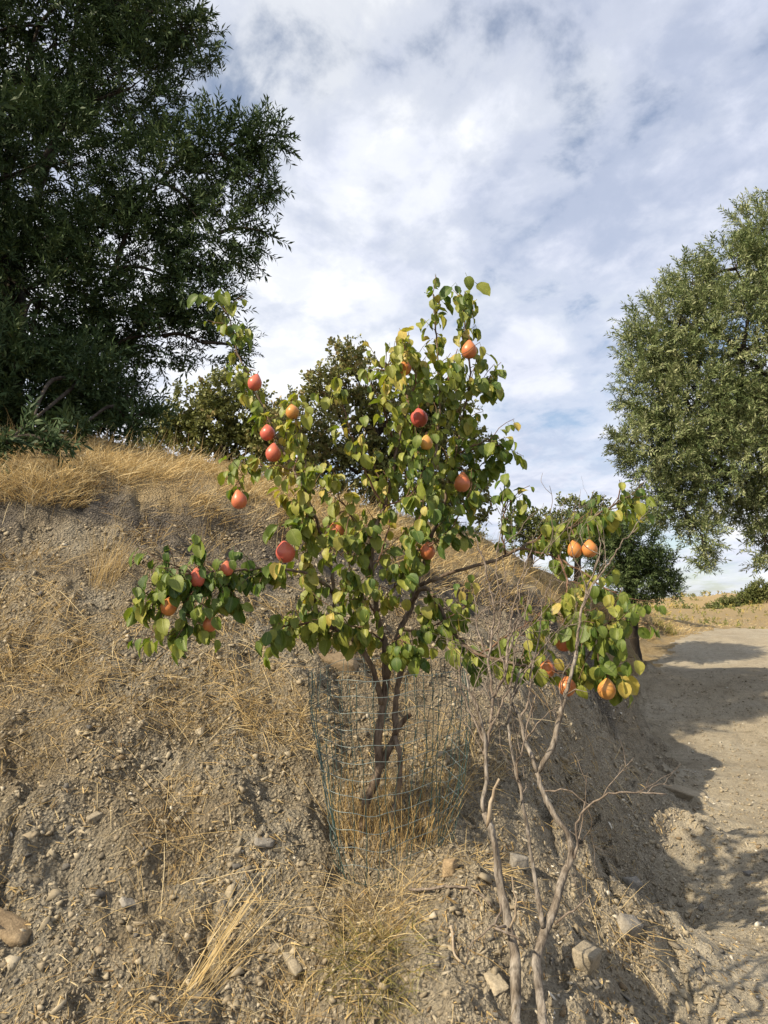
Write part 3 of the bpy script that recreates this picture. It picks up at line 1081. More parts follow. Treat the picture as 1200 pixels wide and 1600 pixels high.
def build_grass():
    # the hill above the crest
    bag = Bag()
    n = 52000
    px = rng.uniform(-200, 1350, n)
    sky = np.interp(px, [-200, 0, 250, 340, 430, 600, 740, 850, 1000, 1100, 1350], [660, 680, 695, 725, 755, 795, 840, 880, 925, 940, 945])
    bot = np.interp(px, [-200, 0, 250, 430, 600, 720, 850, 1000, 1350], [790, 790, 800, 840, 890, 950, 970, 1000, 990])
    py = sky + (bot - sky) * rng.uniform(size=n) ** 1.15
    P = ground_at(px, py, 60)
    cd = crest_d(P[:, 0], P[:, 1])
    cl = fbm(P[:, 0] * 1.6, P[:, 1] * 1.6, 2.5, 3)
    keep = (cd > -0.05 + 0.25 * rng.normal(size=n)) & (P[:, 1] < 45) & (rng.uniform(size=n) < np.clip(0.72 + 0.75 * cl * 1.5, 0.05, 1))
    keep &= ~((foot_d(P[:, 0], P[:, 1]) > 0) & (cd < 0.4))
    P, cl = P[keep], cl[keep]
    # extra blades behind the skyline so that the hill's edge is feathered
    Pe = np.stack([rng.uniform(-7, 4, 9000), rng.uniform(7, 14, 9000)], 1)
    Pe = np.concatenate([Pe, height(Pe[:, 0], Pe[:, 1])[:, None]], 1)
    ok = crest_d(Pe[:, 0], Pe[:, 1]) > 0.3
    P = np.concatenate([P, Pe[ok]])
    cl = np.concatenate([cl, fbm(Pe[ok][:, 0] * 1.6, Pe[ok][:, 1] * 1.6, 2.5, 3)])
    n = len(P)
    sw = perlin(P[:, 0] * .9, P[:, 1] * .9, 21.0)
    lean = np.stack([0.25 + 1.1 * sw + 0.65 * rng.normal(size=n), -0.2 + 0.65 * rng.normal(size=n), np.ones(n) * 0.75], 1)
    L = np.clip(0.105 + 0.10 * cl + 0.055 * rng.normal(size=n), 0.03, 0.34)
    W = np.clip(0.0011 * P[:, 1] ** 0.75, 0.0022, 0.011) * rng.uniform(0.7, 1.3, n)
    t = np.clip(0.58 + 0.25 * cl + 0.25 * rng.normal(size=n), 0, 1)
    V, F, tt = blades(P - np.array([0, 0, 0.01]), lean, L, W, rng.uniform(0.1, 0.6, n), t)
    bag.add(V, F, tint=tt)
    # taller seed stalks
    n2 = 1500
    q = P[rng.integers(0, n, n2)] + rng.normal(size=(n2, 3)) * np.array([.1, .1, 0])
    q[:, 2] = height(q[:, 0], q[:, 1])
    V, F, tt = blades(q, np.stack([.2 + .25 * rng.normal(size=n2), .25 * rng.normal(size=n2), np.ones(n2)], 1), rng.uniform(.16, .36, n2),
                      np.clip(0.0008 * q[:, 1] ** .75, .002, .008), rng.uniform(.05, .3, n2), rng.uniform(.3, 1, n2))
    bag.add(V, F, tint=tt)
    tag(bag.build('dry_grass', M['straw']), 'golden dry grass covering the hill above the bare bank', 'grass', kind='stuff')

    # straw lying on and rooted in the bank
    bag = Bag()
    n = 42000
    P = scatter_px(n, -150, 1000, 780, 1640)
    cd = crest_d(P[:, 0], P[:, 1])
    fd = foot_d(P[:, 0], P[:, 1])
    pxx, pyy, _ = project(P)
    patch = fbm(P[:, 0] * 1.9 + 3, P[:, 1] * 1.9, 6.0, 3)
    dens = np.clip(0.14 + 2.4 * patch, 0.04, 1) * np.interp(pyy, [780, 1000, 1150, 1300, 1600], [0.85, 0.9, 0.7, 0.35, 0.28]) * np.where(pxx > 640, 0.35, 1)
    dens = dens * np.where((cd > -0.45) & (P[:, 1] < 8), 0.3, 1) * (1 - 0.8 * np.exp(-(((P[:, 0] - .33) / .3) ** 2 + ((P[:, 1] - 2.6) / .3) ** 2)))
    keep = (cd < 0.05) & (fd < 0.1) & (rng.uniform(size=n) < dens)
    P = P[keep]
    n = len(P)
    nr = normal_at(P[:, 0], P[:, 1], 0.06)
    dn = unit(rng.normal(size=(n, 3)) + np.array([0.25, -0.5, -0.3]))
    tang = unit(dn - (dn * nr).sum(-1, keepdims=True) * nr)
    d = unit(tang + nr * rng.uniform(0.05, 0.75, n)[:, None])
    L = np.clip(np.exp(rng.normal(math.log(0.10), 0.55, n)), 0.03, 0.36)
    V, F, tt = blades(P, d, L, rng.uniform(.0011, .0024, n) * np.clip(P[:, 1] / 3.2, .9, 1.7), rng.uniform(.1, .5, n), np.clip(rng.normal(.55, .25, n), 0, 1), -nr + 0.6 * tang)
    bag.add(V, F, tint=tt)
    # short litter lying flat, brown
    n = 15000
    P = scatter_px(n, -150, 1300, 900, 1660)
    cd = crest_d(P[:, 0], P[:, 1])
    fd = foot_d(P[:, 0], P[:, 1])
    keep = (cd < 0) & (fd < 0.9) & (rng.uniform(size=n) < np.clip(0.35 + 0.8 * fbm(P[:, 0] * 3, P[:, 1] * 3, 1.0, 2), 0.05, 1)) & (P[:, 1] < 9)
    P = P[keep]
    n = len(P)
    nr = normal_at(P[:, 0], P[:, 1], 0.03)
    dn = rng.normal(size=(n, 3))
    tang = unit(dn - (dn * nr).sum(-1, keepdims=True) * nr)
    V, F, tt = blades(P + nr * 0.004, unit(tang + nr * rng.uniform(0, .25, n)[:, None]), rng.uniform(.012, .05, n), rng.uniform(.0015, .006, n), rng.uniform(.0, .3, n), np.clip(rng.normal(.38, .25, n), 0, 1), -nr)
    bag.add(V, F, tint=tt)
    tag(bag.build('straw_litter', M['straw']), 'matted straw and dead stalks strewn over the shale bank', 'straw', kind='stuff')


build_grass()


def tuft(name, label, px, py, n, height_, spread, lean, radius, mat='straw', tint=(.35, .9), width=.0020, bend=(.1, .5), seed=1, group=None, squash=1.0):
    """One clump of dry grass rooted where a photo pixel meets the ground."""
    r = np.random.default_rng(seed)
    c = ground_at(px, py)[0]
    a = r.uniform(0, 2 * math.pi, n)
    rad = radius * np.sqrt(r.uniform(size=n))
    P = np.stack([c[0] + np.cos(a) * rad, c[1] + np.sin(a) * rad * squash], 1)
    P = np.concatenate([P, height(P[:, 0], P[:, 1])[:, None] - 0.006], 1)
    d = np.array(lean)[None] + r.normal(size=(n, 3)) * spread + np.stack([np.cos(a), np.sin(a), 0 * a], 1) * spread * 0.7 * (rad / radius)[:, None]
    L = height_ * r.uniform(.45, 1.1, n)
    V, F, tt = blades(P, d, L, width * r.uniform(.6, 1.3, n), r.uniform(*bend, n), r.uniform(*tint, n), None, r)
    o = mesh(name, V - c, F, M[mat], None, False, {'tint': tt})
    o.location = c
    tag(o, label, 'grass', group)
    o['kind'] = 'stuff'
    return o


tuft('grass_tuft', 'tall golden grass tuft leaning down from the crest of the bank', 165, 905, 130, .42, .22, (.22, -.25, .9), .10, seed=1, bend=(.0, .35))
tuft('grass_tuft', 'small brown dry plant hanging at the dark lip of the bank', 235, 840, 90, .2, .35, (.1, -.4, .4), .10, seed=2, tint=(.1, .55))
tuft('grass_tuft', 'tangled straw tuft above the hanging pear branch', 330, 850, 90, .24, .4, (.2, -.4, .6), .12, seed=3)
tuft('grass_tuft', 'low mat of golden straw below the hanging pear branch', 330, 1085, 420, .15, .6, (.1, -.5, .35), .26, seed=4, squash=.6)
tuft('grass_tuft', 'golden straw mat at the far left of the bank', 35, 1000, 380, .26, .5, (.3, -.4, .4), .30, seed=5, squash=.6)
tuft('grass_tuft', 'straw tuft on the left bank under the straw mat', 60, 1160, 200, .16, .6, (.2, -.5, .35), .18, seed=6, squash=.6)
tuft('grass_tuft', 'wide straw mat in the middle of the upper left bank', 190, 1075, 420, .2, .55, (.2, -.5, .3), .30, seed=31, squash=.6)
tuft('grass_tuft', 'straw mat just left of the wire cage', 440, 1130, 260, .16, .55, (.1, -.5, .3), .2, seed=32, squash=.6)
tuft('grass_tuft', 'brown straw mat at the left edge below the dark lip', 40, 880, 260, .2, .5, (.2, -.4, .4), .25, seed=33, squash=.5, tint=(.2, .7))
tuft('grass_tuft', 'dry tuft hanging over the hollow in the bank', 275, 1270, 60, .16, .3, (.0, -.4, -.3), .05, seed=7, tint=(.1, .5))
tuft('grass_stalks', 'bundle of long golden stalks leaning across the lower left bank', 300, 1555, 34, .50, .075, (.42, .33, .55), .06, seed=8, bend=(0, .12), tint=(.5, .9), width=.003)
tuft('grass_tuft', 'sprawling straw tuft at the lower edge beside the stalk bundle', 225, 1580, 150, .22, .45, (.2, -.2, .4), .12, seed=9)
tuft('grass_tuft', 'yellow green grass tuft under the wire cage at the lower edge', 588, 1500, 520, .16, .5, (.0, -.45, .5), .16, seed=10, mat='green_straw', tint=(.3, 1), squash=.8)
tuft('grass_tuft', 'pale straw tuft spilling out below the front of the wire cage', 590, 1425, 420, .20, .45, (-.1, -.5, .5), .16, seed=11, tint=(.45, 1))
tuft('grass_tuft', 'brown dry stems standing thick inside the wire cage', 615, 1300, 420, .30, .22, (.0, -.05, 1), .24, seed=12, tint=(.15, .62), bend=(0, .3), width=.003)
tuft('grass_tuft', 'orange brown dead stems at the left inside of the wire cage', 555, 1290, 170, .34, .2, (.03, -.05, 1), .12, seed=13, tint=(.2, .7), bend=(0, .25))
tuft('grass_tuft', 'golden grass standing behind the right side of the wire cage', 715, 1200, 220, .28, .3, (.05, -.2, .8), .2, seed=14)
tuft('grass_tuft', 'straw between the wire cage and the dead trunk', 722, 1330, 200, .14, .6, (.1, -.3, .4), .18, seed=15)
tuft('grass_tuft', 'thin dry tuft on the bank edge right of the dead fork', 880, 1195, 50, .16, .3, (.1, -.3, -.2), .05, seed=16)
tuft('grass_tuft', 'brown dry tuft behind the bent dead twig', 905, 1280, 80, .14, .45, (.1, -.2, .4), .1, seed=17, tint=(.1, .6))
tuft('grass_tuft', 'straw wisps among the rubble right of the dead trunks', 960, 1435, 60, .2, .5, (.5, -.2, .15), .12, seed=18)
tuft('grass_tuft', 'green weed tuft growing on the track verge', 1035, 978, 200, .34, .45, (0, 0, 1), .4, seed=19, mat='green_straw', tint=(.2, .7), width=.014)

# ------------------------------------------------------------------ large trees
def leaf_rhomb(w):
    V = np.array([[0, 0, 0], [0.45, w, 0.05], [0.45, -w, 0.05], [1, 0, -0.06]])
    return V, np.array([[0, 2, 1], [1, 2, 3]])


def leaf_lobed(w):
    V = np.array([[0, 0, 0], [0.4, w, 0.07], [0.4, -w, 0.07], [0.8, w * 0.75, 0.0], [0.8, -w * 0.75, 0.0], [1.0, 0, -0.08]])
    return V, np.array([[0, 2, 1], [1, 2, 4], [1, 4, 3], [3, 4, 5]])


def make_spray(seed, n, llen, lw, lobed=False, open_=0.75, curve=0.12):
    """A twig of unit length along +X with its leaves; returns vertices, triangles, leaf-by-leaf tint shift."""
    r = np.random.default_rng(seed)
    Tv, Tf = leaf_lobed(lw) if lobed else leaf_rhomb(lw)
    t = np.linspace(0.08, 1.0, n) + r.normal(size=n) * 0.02
    P = np.stack([t, 0.05 * np.sin(t * 4 + seed), -curve * t * t], 1)
    a = np.arange(n) * 2.4 + r.normal(size=n) * 0.4
    rad = np.stack([np.zeros(n), np.cos(a), np.sin(a)], 1)
    d = np.array([1.0, 0, 0])[None] * (1.15 - open_ * (1 - 0.6 * t))[:, None] + rad * open_ + r.normal(size=(n, 3)) * 0.15
    X, Y, Z = frame(d, np.array([0, 0, 1.0])[None] + r.normal(size=(n, 3)) * 0.5)
    V, F = stamp(Tv, Tf, P, X, Y, Z, llen * r.uniform(0.7, 1.15, n))
    tint = np.repeat(r.normal(size=n) * 0.14, len(Tv))
    Vt = np.array([[0, -.007, 0], [0, .007, 0], [.5, 0.05 * math.sin(2 + seed), -curve * .25 + .004], [1, 0.05 * math.sin(4 + seed), -curve]])
    Ftri = np.array([[0, 1, 2], [1, 3, 2]]) + len(V)
    return np.concatenate([V, Vt]), np.concatenate([F, Ftri]), np.concatenate([tint, np.full(len(Vt), -0.6)])


SPRAYS = {
    'oleaster': [make_spray(k, 24, 0.28, 0.125) for k in range(5)],
    'oak': [make_spray(20 + k, 17, 0.27, 0.33, True, 0.95) for k in range(4)],
    'bush': [make_spray(40 + k, 12, 0.34, 0.26, True, 1.0) for k in range(3)],
}


def build_tree(name, label, category, base, trunk_top, trunk_r, blobs, kind, mat, dens, S, tint=0.5, droop=0.0, group=None, seed=1, limbs=True, up=0.35, twigs=True, core=0.5):
    """blobs: (photo x, y, distance, radius in photo pixels) - clumps of foliage, each fed by its own limb."""
    r = np.random.default_rng(seed)
    bx, by = base
    bz = float(height(np.array([bx]), np.array([by]))[0])
    root = thing(name, label, category, (bx, by, bz - 0.05), group)
    C = np.array([at(b[0], b[1], b[2]) for b in blobs])
    RR = np.array([b[3] / F_PX * b[2] for b in blobs])
    top = np.array(trunk_top, float)
    b0 = np.array([bx, by, bz - 0.1])
    mid = (b0 + top) / 2 + np.array([r.normal() * .1, r.normal() * .1, 0]) * (top[2] - bz) * 0.4
    tp = resample([b0, mid, top], n=14, extra=[[trunk_r * 1.25], [trunk_r * .9], [trunk_r * .6]])
    V, F = tube(tp[:, :3], tp[:, 3], 9, 0.25, seed)
    mesh('trunk', V, F, M['tree_bark'], root, True)
    tw = Bag()
    if limbs:
        for c, rad in zip(C, RR):
            t0 = r.uniform(0.55, 1.0)
            s = tp[int(t0 * 13), :3]
            bigger = np.where(RR > rad * 1.25)[0]
            if len(bigger) and rad < 0.62 * RR.max():      # small clumps hang from a larger clump's limb, not from the trunk
                s = C[bigger[np.argmin(np.linalg.norm(C[bigger] - c, axis=1))]]
            lift = np.array([0, 0, 0.12 * np.linalg.norm(c - s)])
            m1 = s + (c - s) * 0.4 + lift + r.normal(size=3) * 0.06 * np.linalg.norm(c - s)
            lr = trunk_r * np.clip(rad / RR.max(), 0.3, 1) * 0.42
            lp = resample([s, m1, c], n=10, extra=[[lr], [lr * .7], [lr * .3]])
            V, F = tube(lp[:, :3], lp[:, 3], 6, 0.2, seed + rad)
            mesh('limb', V, F, M['tree_bark'], root, True)
            if twigs and rad > 0.2:
                for k in range(9):
                    e = c + unit(r.normal(size=3)) * rad * r.uniform(.6, 1.0)
                    st = lp[r.integers(4, 10), :3]
                    q = resample([st, (st + e) / 2 + r.normal(size=3) * rad * .12 + np.array([0, 0, rad * .1]), e], n=7)
                    V, F = tube(q, np.linspace(lr * .28, lr * .07, 7), 4, cap=False)
                    tw.add(V, F)
    if tw.n:
        tag(tw.build('twigs', M['tree_bark'], root, True), kind='stuff')
    bag = Bag()
    tmpl = SPRAYS[kind]
    for c, rad, bl in zip(C, RR, blobs):
        outside = bl[0] < -bl[3] * .3 or bl[0] > 1200 + bl[3] * .3 or bl[1] < -bl[3] * .3
        n = max(12, int(dens * 12.57 * rad * rad * (.3 if outside else 1)))
        o = unit(r.normal(size=(n, 3)))
        f = core + (1.04 - core) * r.uniform(size=n) ** 0.55
        # uneven outline: the shell swells and sinks with a noise
        f = f * (1 + 0.26 * perlin(o[:, 0] * 2.1 + c[0], o[:, 1] * 2.1 + c[1], o[:, 2] * 2.1 + c[2]))
        P = c + o * (f * rad)[:, None] * np.array([1, 1, 0.95])
        gap = perlin(P[:, 0] * 2.2 / S * .28, P[:, 1] * 2.2 / S * .28, P[:, 2] * 2.2 / S * .28) > -0.36
        P, o = P[gap], o[gap]
        n = len(P)
        d = unit(o * 0.9 + r.normal(size=(n, 3)) * 0.5 + np.array([0, 0, up - droop]))
        X, Y, Z = frame(d, np.array([0, 0, 1.0])[None] + r.normal(size=(n, 3)) * 0.4)
        sc = S * r.uniform(0.7, 1.25, n) * (1.7 if outside else 1)
        P = P - X * (sc * 0.5)[:, None]
        w = r.integers(0, len(tmpl), n)
        clump = perlin(P[:, 0] * 1.5, P[:, 1] * 1.5, P[:, 2] * 1.5)
        for k, (tv, tf, tt) in enumerate(tmpl):
            s = w == k
            if not s.any():
                continue
            V, F = stamp(tv, tf, P[s], X[s], Y[s], Z[s], sc[s])
            ti = np.clip((tint + 0.22 * clump[s] + 0.12 * r.normal(size=s.sum()))[:, None] + tt[None], 0, 1).ravel()
            bag.add(V, F, tint=ti)
    cr = bag.build('crown', M[mat], root)
    tag(cr, kind='stuff')
    return root


def gx(px, D):
    return float(ray(px, 900)[0] * D)


LEFT_BLOBS = [(-330, 100, 5.8, 270), (-460, 350, 6.0, 240), (60, 40, 8.2, 190), (-150, 100, 8.6, 250), (-60, -160, 8.4, 190), (140, -110, 8.3, 170), (230, 20, 7.9, 85), (290, 50, 7.8, 48), (318, 95, 7.8, 26), (200, 140, 8.0, 95), (60, 260, 7.8, 150),  # first two clumps lie out of view, added to shade the visible crown
              (-150, 380, 8.5, 220), (250, 285, 8.0, 95), (345, 240, 7.9, 68), (408, 215, 7.8, 42), (405, 285, 7.8, 42), (340, 365, 7.9, 75), (415, 362, 7.8, 20), (180, 420, 8.0, 130), (315, 460, 7.9, 62),
              (60, 470, 7.9, 150), (255, 525, 8.0, 62), (372, 540, 7.8, 30), (315, 535, 7.9, 40), (150, 570, 8, 85), (55, 610, 7.8, 85), (205, 625, 7.8, 48), (15, 668, 7.4, 40), (82, 665, 7.5, 40), (140, 645, 7.4, 45), (195, 655, 7.3, 36), (235, 650, 7.3, 26), (20, 575, 7.0, 85), (125, 595, 7.1, 70),  (-120, 600, 8.0, 140)]
# low sprays that hang in front of the grassy slope
for _x, _y, _r in [(8, 692, 26), (45, 672, 24), (82, 692, 13), (125, 668, 20), (205, 668, 18)]:
    LEFT_BLOBS.append((_x, _y, float(ground_at(_x, _y + 30)[0][1]) - 0.35, _r))
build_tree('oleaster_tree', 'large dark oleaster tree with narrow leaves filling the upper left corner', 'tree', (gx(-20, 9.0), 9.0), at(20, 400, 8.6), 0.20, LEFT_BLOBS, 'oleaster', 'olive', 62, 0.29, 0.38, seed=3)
RIGHT_BLOBS = [(1190, 360, 11, 50), (1150, 420, 11, 62), (1082, 445, 11, 42), (1060, 515, 11, 72), (1012, 545, 10.9, 44), (1160, 550, 11, 110), (1010, 615, 10.9, 48), (1080, 640, 11, 85), (1030, 705, 10.9, 60), (982, 690, 10.9, 28),
               (1120, 725, 11, 85), (1045, 775, 11, 50), (1095, 835, 10.8, 32), (1102, 872, 10.8, 20), (1190, 700, 11, 95), (1180, 800, 10.9, 34), (1200, 850, 10.8, 34), (1300, 420, 11.3, 120), (1310, 600, 11.6, 160), (1330, 780, 11.6, 130), (1430, 560, 11.6, 150)]
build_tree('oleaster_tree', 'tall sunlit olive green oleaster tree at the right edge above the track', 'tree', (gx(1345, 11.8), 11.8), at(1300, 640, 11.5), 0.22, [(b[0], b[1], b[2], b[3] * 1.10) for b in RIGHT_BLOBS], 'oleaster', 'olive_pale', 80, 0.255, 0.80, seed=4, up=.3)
DARK_BLOBS = [(985, 845, 17, 42), (1030, 885, 17, 30), (1000, 905, 17, 32), (955, 860, 17.3, 38), (925, 835, 17.5, 34), (1045, 915, 17, 18), (960, 910, 17, 25)]
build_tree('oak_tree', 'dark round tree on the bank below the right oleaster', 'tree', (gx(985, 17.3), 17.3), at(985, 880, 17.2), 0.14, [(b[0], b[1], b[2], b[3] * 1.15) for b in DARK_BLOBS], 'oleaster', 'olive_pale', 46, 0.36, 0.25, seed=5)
OAK_BLOBS = [(535, 552, 13, 30), (560, 595, 13, 46), (512, 612, 13, 40), (450, 640, 13, 28), (540, 675, 13, 66), (625, 640, 13.2, 72), (690, 640, 13.2, 55), (470, 700, 12.8, 48), (435, 742, 12.6, 28), (560, 740, 13, 58), (650, 730, 13, 66), (715, 700, 13, 46), (742, 770, 12.9, 28), (757, 806, 12.8, 13), (700, 770, 13, 34), (490, 745, 12.7, 40)]
build_tree('oak_tree', 'brown green oak on the hill directly behind the pear tree', 'tree', (gx(590, 13.2), 13.2), at(582, 670, 13.1), 0.17, OAK_BLOBS, 'oak', 'oak', 40, 0.26, 0.74, seed=6, core=.35)
OAK2_BLOBS = [(350, 612, 15, 30), (300, 640, 15, 34), (270, 665, 15, 24), (258, 692, 15, 20), (330, 668, 15, 42), (392, 645, 15, 40), (385, 695, 15, 34), (300, 700, 15, 18), (425, 680, 14.8, 36), (230, 680, 15.2, 18)]
build_tree('oak_tree', 'small oak with a bare forked trunk on the skyline left of the pear tree', 'tree', (gx(345, 15), 15.0), at(350, 695, 15), 0.15, [(b[0], b[1], b[2], b[3] * 1.22) for b in OAK2_BLOBS], 'oak', 'oak', 42, 0.28, 0.6, seed=7, core=.35)
build_tree('oak_tree', 'tiny distant tree on the skyline under the oak', 'tree', (gx(735, 22), 22.0), at(735, 838, 22), 0.08, [(730, 828, 22, 14), (745, 835, 22, 10), (720, 838, 22, 10)], 'oak', 'oak', 20, 0.3, 0.4, seed=8)
build_tree('oak_tree', 'distant low green tree behind the dead sapling tops', 'tree', (gx(830, 24), 24.0), at(830, 850, 24), 0.12, [(835, 822, 24, 30), (808, 822, 24, 24), (862, 842, 24, 26), (812, 848, 24, 20)], 'oak', 'shrub', 20, 0.36, 0.5, seed=9)
build_tree('oak_tree', 'distant green tree behind the rightmost pear branch', 'tree', (gx(905, 25), 25.0), at(905, 850, 25), 0.14, [(892, 805, 25, 30), (925, 803, 25, 28), (915, 832, 25, 34), (880, 838, 25, 30), (950, 830, 25, 26)], 'oak', 'shrub', 20, 0.36, 0.5, seed=10)
for k, (px, py, D, rp, lb) in enumerate([
        (1187, 920, 78, 12, 'tallest green tree on the far hill at the right edge'), (1162, 938, 78, 10, 'rounded green shrub second from the right edge on the far hill'),
        (1137, 944, 76, 10, 'green shrub in the middle of the far hill row'), (1112, 955, 70, 9, 'leftmost green shrub of the far hill row'),
        (1182, 968, 58, 8, 'low dark green shrub beside the far bend of the track'), (1153, 972, 56, 6, 'small dark shrub left of the low one at the bend'),
        (1070, 955, 60, 6, 'faint green bush on the skyline where the bank ends')]):
    bx_ = gx(px, D)
    build_tree('far_shrub', lb, 'shrub', (bx_, D), at(px, py, D), 0.06, [(px, py, D, rp * 1.25), (px - rp * 1.1, py + rp * .6, D, rp), (px + rp * 1.1, py + rp * .5, D, rp), (px, py + rp, D, rp)], 'bush', 'shrub', 12, 0.6, 0.6, seed=20 + k, limbs=False, twigs=False, group='shrubs on the far hill')



def build_far_scrub():
    r = np.random.default_rng(77)
    n = 2600
    a = np.radians(r.uniform(4, 42, n))
    d = np.exp(r.uniform(math.log(34), math.log(220), n))
    x, y = np.sin(a) * d, np.cos(a) * d
    ok = fbm(x * .06, y * .06, 3.0, 3) + .5 * r.normal(size=n) > -.1
    x, y, d = x[ok], y[ok], d[ok]
    n = len(x)
    P = np.stack([x, y, height(x, y)], 1)
    X, Y, Z = frame(unit(r.normal(size=(n, 3)) * .6 + np.array([0, 0, 1.0])), r.normal(size=(n, 3)))
    bag = Bag()
    tv, tf, tt = SPRAYS['bush'][0]
    V, F = stamp(tv, tf, P, X, Y, Z, np.clip(d * .0075, .2, 1.2) * r.uniform(.5, 1.2, n))
    bag.add(V, F, tint=np.clip(r.uniform(.1, 1, n)[:, None] + tt[None], 0, 1).ravel())
    tag(bag.build('scrub', M['green_straw']), 'dry yellow green scrub covering the far hill beyond the track', 'scrub', kind='stuff')


build_far_scrub()

